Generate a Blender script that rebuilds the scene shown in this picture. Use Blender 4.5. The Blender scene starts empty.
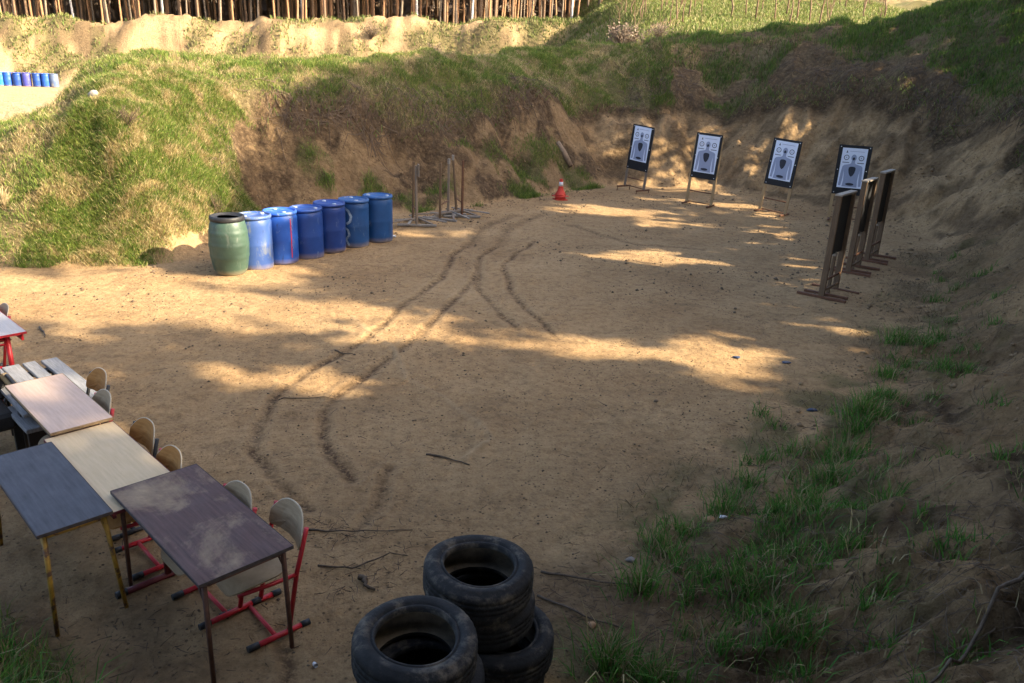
import bpy, math, random
import numpy as np
from mathutils import Vector, Matrix

random.seed(7)
rng = np.random.default_rng(11)
S = bpy.context.scene
COL = S.collection
R = math.radians

# ------------------------------------------------------------------ camera
CAM_H, PITCH, ROLL, FPX = 3.6, R(19.7), R(2.5), 800.0
F = Vector((0, math.cos(PITCH), -math.sin(PITCH)))
rt = Vector((1, 0, 0)); up = rt.cross(F)
Rv = math.cos(ROLL) * rt + math.sin(ROLL) * up
Uv = -math.sin(ROLL) * rt + math.cos(ROLL) * up
cd = bpy.data.cameras.new('camera'); cam = bpy.data.objects.new('camera', cd); COL.objects.link(cam)
M = Matrix((Rv, Uv, -F)).transposed().to_4x4(); M.translation = (0, 0, CAM_H)
cam.matrix_world = M
cd.sensor_width = 36; cd.lens = 36 * FPX / 1024; cd.clip_start = 0.05; cd.clip_end = 2000
S.camera = cam

# ------------------------------------------------------------------ noise
def vnoise(x, y, seed=0):
    xi = np.floor(x).astype(np.int64); yi = np.floor(y).astype(np.int64)
    xf = x - xi; yf = y - yi
    def h(a, b):
        n = (a * 374761393 + b * 668265263 + seed * 1442695041) & 0xffffffff
        n = ((n ^ (n >> 13)) * 1274126177) & 0xffffffff
        n = ((n ^ (n >> 16)) * 2246822519) & 0xffffffff
        return ((n ^ (n >> 15)) & 0xffffff) / float(0xffffff)
    u = xf * xf * xf * (xf * (xf * 6 - 15) + 10); v = yf * yf * yf * (yf * (yf * 6 - 15) + 10)
    a = h(xi, yi); b = h(xi + 1, yi); c = h(xi, yi + 1); d = h(xi + 1, yi + 1)
    return (a + (b - a) * u + (c - a) * v + (a - b - c + d) * u * v) * 2 - 1

def fbm(x, y, scale, octv=4, seed=0, gain=0.5):
    x = np.asarray(x, float) / scale; y = np.asarray(y, float) / scale
    t = 0; a = 1.0
    for o in range(octv):
        ca, sa = math.cos(0.6 + o), math.sin(0.6 + o)
        t = t + a * vnoise(x * ca - y * sa + 17.3 * o, x * sa + y * ca - 9.1 * o, seed + o)
        x = x * 2.03; y = y * 2.03; a *= gain
    return t

def sstep(a, b, x):
    t = np.clip((x - a) / (b - a), 0, 1); return t * t * (3 - 2 * t)

# ------------------------------------------------------------------ terrain
DK = np.array([0, .4, .8, 1.2, 1.6, 2.0, 2.4, 2.8, 3.2, 3.6, 4.2, 5, 6, 7, 8, 10, 13, 17, 25, 45.])
# (x, y, profile (distance outward, height), lip distance)
ST = [
 (-15, 12.2, [(0, 0), (45, 0)], 0.0),
 (-8.5, 12.65, [(0, 0), (.5, .35), (1, .85), (2.5, 2.0), (3.6, 2.1), (5, 1.6), (8, 0), (45, 0)], 0.0),
 (-6.6, 12.8, [(0, 0), (.5, .45), (1.2, 1.25), (2.2, 2.35), (3.6, 3.25), (4.6, 3.3), (6, 2.6), (9, 0), (45, 0)], 0.0),
 (-5.85, 13.5, [(0, 0), (.4, .5), (1, 1.4), (2.0, 2.5), (3.0, 3.3), (4.2, 3.42), (6, 2.6), (9, 0), (45, 0)], 0.0),
 (-5.5, 14.8, [(0, 0), (.4, .5), (.9, 1.3), (1.6, 2.3), (2.6, 3.15), (3.6, 3.42), (5, 3.2), (9, 0), (45, 0)], 0.05),
 (-4.9, 17.4, [(0, 0), (.5, .5), (1.1, 1.15), (1.6, 1.75), (1.9, 2.4), (2.6, 2.85), (4.0, 3.4), (5.2, 3.3), (9.5, 0), (45, 0)], 1.6),
 (-2.7, 18.7, [(0, 0), (.5, .5), (1.2, 1.25), (1.6, 1.7), (1.9, 2.3), (2.7, 2.8), (4.0, 3.38), (5, 3.25), (9.5, 0), (45, 0)], 1.65),
 (-1.0, 20.2, [(0, 0), (.5, .55), (1.2, 1.35), (1.6, 1.8), (1.9, 2.3), (2.7, 2.75), (4.0, 3.38), (5, 3.25), (9.5, 0), (45, 0)], 1.65),
 (1.2, 22.9, [(0, 0), (.5, .7), (1.2, 1.6), (1.6, 2.1), (1.9, 2.6), (2.6, 3.1), (3.6, 3.62), (4.6, 3.55), (9.5, .5), (45, 0)], 1.7),
 (3.1, 24.8, [(0, 0), (.6, .6), (1.4, 1.4), (2.2, 2.05), (2.6, 2.45), (3.4, 3.15), (4.6, 3.92), (5.6, 3.9), (9.5, 2.0), (45, 1)], 2.3),
 (5.5, 24.7, [(0, 0), (.6, .4), (1.4, 1.1), (2.2, 1.85), (2.8, 2.5), (4, 3.5), (5.6, 4.7), (6.8, 4.95), (10, 3.6), (45, 2)], 2.8),
 (7.9, 22.6, [(0, 0), (.6, .35), (1.6, 1.0), (2.8, 1.95), (3.6, 2.75), (4.4, 3.5), (6.2, 4.9), (8, 5.9), (13, 6.4), (45, 6)], 3.7),
 (9.3, 20.7, [(0, 0), (.6, .4), (1.6, 1.1), (2.6, 2.0), (3.1, 2.8), (4.2, 3.6), (6.7, 5.5), (10, 7.4), (25, 9), (45, 9)], 2.9),
 (9.6, 18.2, [(0, 0), (.6, .45), (1.4, 1.2), (2.0, 1.75), (2.4, 2.4), (3.4, 3.2), (6.5, 5.4), (10, 7.2), (25, 9), (45, 9)], 2.2),
 (8.5, 16.0, [(0, 0), (.6, .25), (1.4, .85), (2.4, 1.7), (4, 2.9), (6, 4.2), (10, 6.2), (25, 8.5), (45, 9)], 9.0),
 (5.9, 11.3, [(0, 0), (.6, .15), (1.2, .45), (2.2, 1.15), (4, 2.5), (6, 3.7), (10, 5.4), (25, 8), (45, 9)], 9.0),
 (4.4, 9.2, [(0, 0), (.6, .15), (1.2, .45), (2.2, 1.1), (4, 2.3), (6, 3.4), (10, 5), (25, 7.5), (45, 8)], 9.0),
 (2.9, 7.4, [(0, 0), (.6, .15), (1.2, .4), (2.2, .95), (4, 1.9), (6, 2.8), (10, 4.2), (25, 7), (45, 8)], 9.0),
 (1.8, 6.1, [(0, 0), (.6, .15), (1.2, .38), (2.2, .85), (4, 1.7), (6, 2.4), (10, 3.5), (25, 6), (45, 7)], 9.0),
 (1.2, 5.2, [(0, 0), (.6, .14), (1.2, .35), (2.2, .8), (4, 1.6), (6, 2.2), (10, 3), (25, 5), (45, 6)], 9.0),
 (.9, 4.2, [(0, 0), (.6, .14), (1.2, .35), (2.2, .8), (4, 1.6), (6, 2.1), (10, 2.6), (25, 4), (45, 5)], 9.0),
 (.9, 3.2, [(0, 0), (.6, .2), (1.2, .55), (2.2, 1.2), (4, 1.9), (6, 2.1), (10, 2.3), (25, 2.6), (45, 2.6)], 9.0),
 (0.1, 2.5, [(0, 0), (.6, .25), (1.2, .7), (2.4, 1.75), (4, 2.0), (6, 2.1), (10, 2.2), (25, 2.5), (45, 2.5)], 9.0),
 (-1.8, 2.8, [(0, 0), (.6, .25), (1.2, .7), (2.4, 1.75), (4, 2.0), (6, 2.1), (10, 2.2), (25, 2.5), (45, 2.5)], 9.0),
 (-3.2, 3.5, [(0, 0), (.6, .2), (1.2, .6), (2.4, 1.6), (4, 2.0), (6, 2.1), (10, 2.2), (25, 2.5), (45, 2.5)], 9.0),
 (-5.5, 4.3, [(0, 0), (.6, .2), (1.2, .6), (2.4, 1.5), (4, 1.9), (6, 2.0), (10, 2.2), (25, 2.5), (45, 2.5)], 9.0),
 (-16, 6.5, [(0, 0), (45, 0)], 9.0),
]
TX = np.array([s[0] for s in ST], float); TY = np.array([s[1] for s in ST], float)
PT = np.array([np.interp(DK, [p[0] for p in s[2]], [p[1] for p in s[2]]) for s in ST])
LIP = np.array([s[3] for s in ST])
POLY = list(zip(TX, TY)) + [(-90, 6.5), (-90, 12.2)]

def toe(x, y):
    """distance outward from the foot of the banks (negative on the floor) and station along it"""
    best = np.full(x.shape, 1e9); st = np.zeros(x.shape)
    for i in range(len(TX) - 1):
        ax, ay = TX[i], TY[i]; bx, by = TX[i + 1] - ax, TY[i + 1] - ay
        t = np.clip(((x - ax) * bx + (y - ay) * by) / (bx * bx + by * by), 0, 1)
        d2 = (x - ax - t * bx) ** 2 + (y - ay - t * by) ** 2
        m = d2 < best
        best = np.where(m, d2, best); st = np.where(m, i + t, st)
    ins = np.zeros(x.shape, bool)
    n = len(POLY)
    for i in range(n):
        x0, y0 = POLY[i]; x1, y1 = POLY[(i + 1) % n]
        c = ((y0 > y) != (y1 > y))
        with np.errstate(divide='ignore', invalid='ignore'):
            c &= x < (x1 - x0) * (y - y0) / ((y1 - y0) if y1 != y0 else 1e-9) + x0
        ins ^= c
    d = np.sqrt(best)
    return np.where(ins, -d, d), st

def prof(st, d):
    i = np.clip(np.floor(st).astype(int), 0, len(TX) - 2); t = st - i
    j = np.clip(np.searchsorted(DK, d, side='right') - 1, 0, len(DK) - 2)
    u = np.clip((d - DK[j]) / (DK[j + 1] - DK[j]), 0, 1)
    a = PT[i, j] * (1 - u) + PT[i, j + 1] * u
    b = PT[i + 1, j] * (1 - u) + PT[i + 1, j + 1] * u
    return a * (1 - t) + b * t

def blend(x, y, d, dwob):
    """height of the banks: profiles of all stations weighted by nearness, so that neighbouring banks meet smoothly"""
    z = np.zeros(x.shape); near = d > -.6
    xs, ys, sh = x[near], y[near], dwob[near]
    num = np.zeros(xs.shape); den = np.zeros(xs.shape)
    for i in range(len(TX) - 1):
        ax, ay = TX[i], TY[i]; bx, by = TX[i + 1] - ax, TY[i + 1] - ay
        L2 = bx * bx + by * by
        t = np.clip(((xs - ax) * bx + (ys - ay) * by) / L2, 0, 1)
        dd = np.sqrt((xs - ax - t * bx) ** 2 + (ys - ay - t * by) ** 2)
        wgt = (dd + .04) ** -9 * math.sqrt(L2)
        num += wgt * prof(i + t * .999, np.maximum(dd + sh, 0)); den += wgt
    z[near] = num / den
    return np.where(d > 0, z, 0)

TRACKS = [
 ([(-0.95, 15.46), (-1.21, 14.82), (-1.24, 13.15), (-1.44, 12.26), (-1.67, 11.21), (-1.84, 10.24), (-2.01, 9.47), (-2.2, 9.03), (-2.49, 8.34), (-2.56, 7.88), (-2.5, 7.17), (-2.4, 6.75), (-2.09, 6.23), (-1.63, 5.72)], .056, 1),
 ([(-0.35, 15.76), (-0.68, 14.92), (-0.69, 12.92), (-0.88, 12.06), (-1.12, 10.96), (-1.36, 9.56), (-1.68, 8.64), (-1.88, 8.06), (-1.92, 7.69), (-1.86, 7.15), (-1.68, 6.64), (-1.36, 6.22)], .056, 1),
 ([(-0.68, 14.92), (-0.6, 12.63), (-0.38, 11.87), (0.06, 10.49)], .052, 1),
 ([(0.41, 16.37), (-0.23, 14.3), (-0.11, 13.01), (0.05, 11.93), (0.58, 10.31)], .052, 1),
 ([(-2.3, 10.79), (-1.44, 9.47), (-1.2, 8.57), (-0.69, 8.08), (-0.32, 7.53), (-0.19, 7.11), (-0.42, 6.69)], .035, -1),
 ([(-1.06, 6.44), (-1.08, 6.1), (-1.09, 5.73), (-1.2, 5.44)], .05, .8),
 ([(-1.46, 4.31), (-1.29, 4.0), (-1.17, 3.6)], .05, .8),
 ([(1.21, 18.11), (2.56, 16.33), (3.8, 16.29)], .09, .7),
 ([(-0.35, 15.76), (-0.2, 17.5), (0.6, 19.4)], .12, .6),
 ([(-0.95, 15.46), (-0.8, 17.2), (-0.1, 19.0)], .12, .6),
]
def tracks(x, y):
    """wheel ruts: + pressed dark, - pale ridge"""
    out = np.zeros(x.shape)
    near = (x > -4) & (x < 5) & (y > 2.5) & (y < 20)
    xs, ys = x[near], y[near]; o = np.zeros(xs.shape)
    wx = xs + .035 * fbm(xs, ys, .6, 2, 51); wy = ys + .035 * fbm(xs, ys, .6, 2, 52)
    for pts, w, sg in TRACKS:
        best = np.full(xs.shape, 1e9)
        for (ax, ay), (bx, by) in zip(pts[:-1], pts[1:]):
            dx, dy = bx - ax, by - ay
            t = np.clip(((wx - ax) * dx + (wy - ay) * dy) / (dx * dx + dy * dy), 0, 1)
            best = np.minimum(best, (wx - ax - t * dx) ** 2 + (wy - ay - t * dy) ** 2)
        dd = np.sqrt(best)
        brk = .6 + .4 * sstep(-.7, .2, fbm(xs, ys, .3, 3, 60))
        v = sg * np.exp(-(dd / w) ** 2) * (brk if sg > 0 else 1) - (.35 * np.exp(-((dd - 2.0 * w) / (.6 * w)) ** 2) if sg > 0 else 0)
        o = np.where(np.abs(v) > np.abs(o), v, o)
    out[near] = o
    return out

def farland(x, y):
    hb = np.interp(x, [-90, -60, -40, -25, -2, 6], [4.4, 4.5, 4.75, 5.5, 6.3, 6.2])
    yb = y + 1.2 * fbm(x, y, 9, 3, 31)
    prog = np.interp(yb, [63.6, 65.2, 67.2, 69.0, 70.4, 75.5, 90, 140, 300], [0, .22, .62, .95, 1.0, .66, .66, .8, 1.2])
    z = hb * prog * sstep(14, 5, x)
    w = sstep(-3, 9, x)
    z2 = w * np.interp(y + .5 * fbm(x, y, 5, 2, 33), [34, 37, 39.5, 41, 65, 90, 130, 300], [0, 1.5, 4.25, 4.9, 8.2, 10.5, 13, 16])
    return np.maximum(z, z2)

def zf(x, y, fine=True):
    x = np.asarray(x, float); y = np.asarray(y, float)
    d0, st = toe(x, y)
    d = d0 + .18 * fbm(x, y, 1.6, 3, 3) * sstep(-.3, .8, d0)
    dp = np.maximum(d, 0)
    z = np.where(d0 > 0, blend(x, y, d0, d - d0), 0)
    z = z * (1 - sstep(8.5, 12, d0) * sstep(3, -2, x - (y - 27) * .1) * sstep(8, 12, y))
    amp = sstep(0, 1.6, dp) * sstep(60, 30, y)
    z = z + amp * ((.17 - .10 * sstep(13, 14.5, st)) * fbm(x, y, 2.2, 3, 5) + (.11 - .075 * sstep(13, 14.5, st)) * fbm(x, y, .6, 3, 7) + .03 * fbm(x, y, .17, 3, 8) * sstep(16, 10, np.hypot(x, y)))
    # gullies running down the bare sand
    sand = sstep(.1, .6, dp) * sstep(0, -.5, dp - (np.interp(st, np.arange(len(TX)), LIP)))
    sand = sand * sstep(3.6, 5, st)
    z = z + sand * (.07 * fbm(x, y, .45, 3, 17) + .06 * fbm(x, y, 1.1, 2, 18))
    z = z - sand * .2 * np.abs(fbm(st * 2.6, dp * .35, .6, 3, 9))
    z = np.maximum(z, farland(x, y) + sstep(62.2, 65.5, y) * (.38 * fbm(x, y, 2.6, 4, 35) + .2 * fbm(x, y, .9, 3, 36)))
    fl = sstep(.4, -.2, d0)
    z = z + fl * (.022 * fbm(x, y, 2.3, 3, 11)) * sstep(60, 40, y)
    if fine:
        n = sstep(30, 18, y)
        z = z + n * (.013 * fbm(x, y, .33, 3, 13) - .010 * np.abs(fbm(x, y, .16, 2, 15)) + sstep(-.5, .6, d0) * .035 * fbm(x, y, .28, 3, 14))
        z = z - .022 * tracks(x, y)
    return z

def lerp_st(st, vals):
    return np.interp(st, np.arange(len(TX)), vals)

_sx = np.diff(TX); _sy = np.diff(TY); _sl = np.hypot(_sx, _sy)
_vx = np.convolve(np.r_[-_sy[0], -_sy, -_sy[-1]] / np.r_[_sl[0], _sl, _sl[-1]], [.5, .5], 'valid'); _vy = np.convolve(np.r_[_sx[0], _sx, _sx[-1]] / np.r_[_sl[0], _sl, _sl[-1]], [.5, .5], 'valid')
def unroll(x, y, d, st):
    """plan position stretched along the slope, so that patterns do not smear down steep faces"""
    k = np.clip(d, 0, 6) * 1.0
    return x + lerp_st(st, _vx) * k, y + lerp_st(st, _vy) * k
def masks(x, y):
    """how much of the ground is green turf, straw, dark humus mixed with painted shade"""
    d, st = toe(x, y)
    lip = lerp_st(np.where((st > 4) & (st < 5), 4 + np.clip(st - 4, 0, 1) ** 4, st), LIP)
    dn = d + .35 * fbm(x, y, 1.3, 3, 21)
    ux, uy = unroll(x, y, d, st); n1 = fbm(ux, uy, .95, 4, 22); n2 = fbm(ux, uy, .5, 3, 23)
    above = sstep(-.12, .1, dn - lip)
    # berm on the left
    sb = st + .9 * fbm(x, y, 1.6, 3, 48) * sstep(1, 3, d)
    berm = (sb < 9.8)
    green = np.where(berm, above * np.clip(.72 + .55 * n1, .15, 1), 0)
    straw = np.where(berm, above * np.clip(.75 - .5 * n1 + .35 * n2, .3, 1), 0)
    green = np.where(berm & (d < .1), green * sstep(-.5, .1, d + .2 * n2), green)
    lowtuft = (st > 4.3) & (st < 8.6) & (d > -.3) & (d < 1.35)
    green = np.where(lowtuft, np.maximum(green, .9 * sstep(.1, .55, fbm(x, y, .75, 3, 27) + .1) * sstep(1.35, .6, d + .3 * n2)), green)
    hum_shade = np.where((st > 4.2) & (st < 14), 1.15 * np.exp(-((dn - lip + .14) / .26) ** 2), 0)  # dark soil band at the lip, partly painted shadow of the turf edge
    # back and right hill
    hill = (sb >= 9.8) & (st < 13.6)
    brush = lerp_st(st, [0] * 9 + [2.5, 5.2, 5.0, 3.3, 2.3, 9] + [9] * (len(TX) - 15))
    g2 = sstep(-.25, .35, dn - brush) * sstep(-.75, .05, n1 + .3)
    green = np.where(hill, g2, green); straw = np.where(hill, above * .35 * sstep(-.3, .5, n2), straw)
    hum_shade = np.where(hill, np.maximum(hum_shade, above * sstep(.9, .0, g2) * .85), hum_shade)
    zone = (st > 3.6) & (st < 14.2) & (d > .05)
    hum_shade = np.where(zone, np.maximum(hum_shade, (1 - above) * (.48 * sstep(9.5, 8, st) + .35 * sstep(5.4, 4.6, st) + .65 * sstep(-.1, .5, fbm(ux, uy, .7, 4, 29) + .15 * n2))), hum_shade)  # brown soil; its base term also paints the bank's shade behind the barrels
    # right bank : strip of tufts along its foot, brushy humus higher up
    rb = st >= 13.6
    wst = lerp_st(st, [0] * 13 + [.6, .8, 1.0, 1.1, 1.3, 1.4, 1.4, 1.5, 1.3, 1.2, 1.2, 1.2, 1.0, 0])
    strip = sstep(-.9, -.2, d) * sstep(wst + .5, wst - .3, d)
    g3 = strip * .7 * sstep(.2, .7, n1 + .35 * n2)
    up = sstep(1.8, 2.6, d + .5 * n1) * sstep(16.5, 14.0, y) 
    g3 = np.maximum(g3, up * .5 * sstep(.1, .6, n2 + .3 * n1))
    green = np.where(rb, g3, green)
    straw = np.where(rb, np.maximum(strip * .5 * sstep(-.3, .4, n2), up * .6), straw)
    hum_shade = np.where(rb, np.maximum(strip * .35 * sstep(-.2, .4, -n1), up * (.75 + .4 * n2)), hum_shade)
    hum_shade = np.where(rb, np.maximum(hum_shade, sstep(-.5, .8, d) * (1 - .85 * sstep(1.3, .7, np.hypot((x - 2.4) / .75, (y - 4.6) / .7) + .25 * n1)) * (.06 + .22 * sstep(11, 8, y) + (.34 + .32 * sstep(11, 8, y)) * sstep(-.3, .45, fbm(x, y, 1.3, 4, 28)))), hum_shade)  # humus cover, heavier near the camera to paint in the bank's shade
    # grass of the camera mound (bottom of the view)
    cm = (st > 22.4)
    green = np.where(cm, sstep(-.7, .1, d + .5 * n1) * sstep(-.5, .2, n1 + .2), green)
    straw = np.where(cm, sstep(-.7, .1, d) * .5, straw)
    hum_shade = np.maximum(hum_shade, .75 * sstep(1.5, .7, np.hypot((x + 3.0) / 1.25, (y - 3.7) / .8) + .3 * n1) * (.6 + .5 * n2))
    hum_shade = np.maximum(hum_shade, .65 * sstep(1.4, .6, np.hypot((x - .65) / .55, (y - 4.55) / .6) + .35 * n2))
    # far side
    far = y > 33
    fg = sstep(2, 7, x) * sstep(40.5, 42, y) * np.clip(.75 + .5 * fbm(x, y, 4, 3, 24), 0, 1)
    bermg = sstep(63.5, 65.5, y) * sstep(.05, .5, fbm(x, y, 3.0, 4, 25)) * .6 + sstep(60, 66, y) * sstep(-3, 4, x) * .7
    green = np.where(far & (d > 7), np.maximum(fg, bermg * sstep(76, 72, y)), green)
    straw = np.where(far & (d > 7), .25, straw)
    hum_shade = np.where(far & (d > 7), sstep(63.5, 65.5, y) * .85 * sstep(-.05, .5, fbm(x, y, 1.5, 5, 26)) + sstep(73, 77, y) * .8 * sstep(6, 0, x), hum_shade)
    return np.clip(green, 0, 1), np.clip(straw, 0, 1), np.clip(hum_shade, 0, 1), d, st

# ------------------------------------------------------------------ materials
def nt(name):
    m = bpy.data.materials.new(name); m.use_nodes = True
    t = m.node_tree; t.nodes.clear()
    out = t.nodes.new('ShaderNodeOutputMaterial'); b = t.nodes.new('ShaderNodeBsdfPrincipled')
    t.links.new(b.outputs[0], out.inputs[0])
    return m, t, b

def N(t, kind, **kw):
    n = t.nodes.new(kind)
    for k, v in kw.items():
        if k in n.inputs: n.inputs[k].default_value = v
        else: setattr(n, k, v)
    return n

def noise(t, scale, detail=4, rough=.55, vec=None, dist=0):
    n = N(t, 'ShaderNodeTexNoise', Scale=scale, Detail=detail, Roughness=rough, Distortion=dist)
    if vec is not None: t.links.new(vec, n.inputs['Vector'])
    return n.outputs['Fac']

def ramp(t, fac, stops):
    r = N(t, 'ShaderNodeValToRGB'); e = r.color_ramp.elements
    while len(e) < len(stops): e.new(.5)
    for i, (p, c) in enumerate(stops):
        e[i].position = p; e[i].color = (*c, 1) if len(c) == 3 else c
    t.links.new(fac, r.inputs[0]); return r.outputs[0]

def mix(t, fac, a, b, mode='MIX'):
    m = N(t, 'ShaderNodeMix', data_type='RGBA', blend_type=mode)
    for v, s in ((fac, 0), (a, 6), (b, 7)):
        if hasattr(v, 'is_linked'): t.links.new(v, m.inputs[s])
        else: m.inputs[s].default_value = v if s == 0 else (*v, 1)
    return m.outputs[2]

def math_(t, op, a, b=None):
    m = N(t, 'ShaderNodeMath', operation=op)
    for i, v in enumerate((a, b)):
        if v is None: continue
        if hasattr(v, 'is_linked'): t.links.new(v, m.inputs[i])
        else: m.inputs[i].default_value = v
    return m.outputs[0]

def pos(t): return N(t, 'ShaderNodeNewGeometry').outputs['Position']
def objc(t, sc=(1, 1, 1)):
    m = N(t, 'ShaderNodeMapping'); m.inputs['Scale'].default_value = sc
    t.links.new(N(t, 'ShaderNodeTexCoord').outputs['Object'], m.inputs[0]); return m.outputs[0]

def bump(t, b, h, strength=.4, dist=.01):
    n = N(t, 'ShaderNodeBump', Strength=strength, Distance=dist)
    t.links.new(h, n.inputs['Height']); t.links.new(n.outputs[0], b.inputs['Normal']); return n

def simple(name, c1, c2=None, rough=.6, scale=12, bmp=.15, metal=0, worn=None, wornat=(.62, .7), stretch=None, spec=.4):
    """two tone worn surface; worn = colour of scuffs"""
    m, t, b = nt(name)
    v = objc(t, stretch) if stretch else pos(t)
    c2 = c2 or tuple(x * .7 for x in c1)
    f = noise(t, scale, 5, .6, v)
    c = ramp(t, f, [(.3, c2), (.7, c1)])
    if worn:
        w = ramp(t, noise(t, scale * .7, 7, .7, v, .4), [(wornat[0], (0, 0, 0)), (wornat[1], (1, 1, 1))])
        c = mix(t, w, c, worn)
    t.links.new(c, b.inputs['Base Color'])
    b.inputs['Roughness'].default_value = rough; b.inputs['Metallic'].default_value = metal
    b.inputs['Specular IOR Level'].default_value = spec
    if bmp: bump(t, b, noise(t, scale * 4, 4, .6, v), bmp, .004)
    return m

def ground_material():
    m, t, b = nt('sandy ground')
    p = pos(t)
    a = N(t, 'ShaderNodeAttribute', attribute_name='cover'); sep = N(t, 'ShaderNodeSeparateColor')
    t.links.new(a.outputs['Color'], sep.inputs[0])
    a2 = N(t, 'ShaderNodeAttribute', attribute_name='soil'); sep2 = N(t, 'ShaderNodeSeparateColor')
    t.links.new(a2.outputs['Color'], sep2.inputs[0])
    sand = ramp(t, noise(t, .55, 6, .62, p), [(.28, (.325, .20, .095)), (.5, (.425, .275, .135)), (.72, (.495, .33, .168))])
    fine = ramp(t, noise(t, 9, 8, .7, p), [(.3, (.62, .6, .58)), (.5, (.95, .95, .95)), (.68, (1.1, 1.1, 1.1))])
    sand = mix(t, math_(t, 'MULTIPLY', sep2.outputs[2], .8), sand, ramp(t, noise(t, 1.6, 9, .75, p), [(.3, (.26, .175, .095)), (.45, (.42, .31, .175)), (.7, (.53, .41, .25))]))
    sand = mix(t, 1.0, sand, fine, 'MULTIPLY')
    grain = ramp(t, noise(t, 34, 6, .78, p), [(.30, (.50, .46, .42)), (.48, (.96, .96, .96)), (.66, (1.18, 1.17, 1.15))])
    sand = mix(t, .6, sand, grain, 'MULTIPLY')
    # crumbs of bark, needles and gravel
    mp = N(t, 'ShaderNodeMapping'); mp.inputs['Scale'].default_value = (1, 1, .6); t.links.new(p, mp.inputs[0])
    vo = N(t, 'ShaderNodeTexVoronoi', Scale=17.0, Randomness=1.0); t.links.new(mp.outputs[0], vo.inputs['Vector'])
    sp = ramp(t, vo.outputs['Distance'], [(.13, (1, 1, 1)), (.22, (0, 0, 0))])
    sp = mix(t, 1, sp, ramp(t, noise(t, 1.3, 4, .6, p), [(.38, (0, 0, 0)), (.58, (.95, .95, .95))]), 'MULTIPLY')
    sand = mix(t, sp, sand, (.075, .048, .028))
    vo2 = N(t, 'ShaderNodeTexVoronoi', Scale=42.0, Randomness=1.0); t.links.new(p, vo2.inputs['Vector'])
    sp2 = ramp(t, vo2.outputs['Distance'], [(.12, (.8, .8, .8)), (.22, (0, 0, 0))])
    sp2 = mix(t, 1, sp2, ramp(t, noise(t, 2.1, 4, .6, p), [(.38, (0, 0, 0)), (.6, (.95, .95, .95))]), 'MULTIPLY')
    sand = mix(t, sp2, sand, (.09, .06, .035))
    vo3 = N(t, 'ShaderNodeTexVoronoi', Scale=29.0, Randomness=1.0); t.links.new(p, vo3.inputs['Vector'])
    sp3 = mix(t, 1, ramp(t, vo3.outputs['Distance'], [(.06, (.9, .9, .9)), (.12, (0, 0, 0))]), ramp(t, noise(t, 1.7, 4, .6, p), [(.5, (0, 0, 0)), (.7, (.9, .9, .9))]), 'MULTIPLY')
    sand = mix(t, sp3, sand, (.55, .48, .38))
    # scattered brown litter smears
    lit = ramp(t, noise(t, 2.6, 9, .78, p, .6), [(.53, (0, 0, 0)), (.68, (.62, .62, .62))])
    sand = mix(t, lit, sand, (.17, .11, .058))
    hum_shade = math_(t, 'MULTIPLY', sep.outputs[2], math_(t, 'ADD', .55, noise(t, 5, 6, .7, p)))  # humus cover with the shade of the banks painted in
    c = mix(t, hum_shade, sand, ramp(t, noise(t, 11, 6, .7, p), [(.3, (.045, .028, .015)), (.5, (.10, .064, .034)), (.72, (.22, .145, .078))]))
    c = mix(t, math_(t, 'MULTIPLY', sep.outputs[1], .75), c, ramp(t, noise(t, 14, 5, .7, p), [(.3, (.12, .085, .04)), (.7, (.33, .25, .13))]))
    c = mix(t, math_(t, 'MULTIPLY', sep.outputs[0], .72), c, ramp(t, noise(t, 13, 5, .7, p), [(.3, (.03, .042, .012)), (.7, (.10, .115, .035))]))
    trk = math_(t, 'MULTIPLY', sep2.outputs[0], ramp(t, noise(t, 16, 6, .75, p), [(.40, (.12, .12, .12)), (.56, (1.3, 1.3, 1.3))]))
    c = mix(t, trk, c, (.085, .05, .027))
    c = mix(t, sep2.outputs[1], c, (.52, .38, .22))
    t.links.new(c, b.inputs['Base Color'])
    b.inputs['Roughness'].default_value = .95; b.inputs['Specular IOR Level'].default_value = .15
    h = math_(t, 'ADD', math_(t, 'MULTIPLY', noise(t, 7, 9, .74, p), 1.1), math_(t, 'MULTIPLY', noise(t, 30, 6, .75, p), .5))
    h = math_(t, 'ADD', h, math_(t, 'MULTIPLY', noise(t, 1.8, 5, .6, p), 1.2))
    a3 = N(t, 'ShaderNodeAttribute', attribute_name='relief'); sep3 = N(t, 'ShaderNodeSeparateColor'); t.links.new(a3.outputs['Color'], sep3.inputs[0])
    vc = N(t, 'ShaderNodeTexVoronoi', Scale=6.5, Randomness=1.0); dv = N(t, 'ShaderNodeMix', data_type='VECTOR')
    wv = N(t, 'ShaderNodeTexNoise', Scale=5.0, Detail=3); t.links.new(p, wv.inputs['Vector']); dv.inputs[0].default_value = .12
    t.links.new(p, dv.inputs[4]); t.links.new(wv.outputs['Color'], dv.inputs[5]); t.links.new(dv.outputs[1], vc.inputs['Vector'])
    h = math_(t, 'ADD', h, math_(t, 'MULTIPLY', math_(t, 'MULTIPLY', sep3.outputs[0], vc.outputs['Distance']), -1.1))
    h = math_(t, 'ADD', h, math_(t, 'MULTIPLY', math_(t, 'MULTIPLY', sep3.outputs[0], noise(t, 3.2, 9, .78, p)), 1.6))
    bump(t, b, h, .9, .09)
    return m

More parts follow.
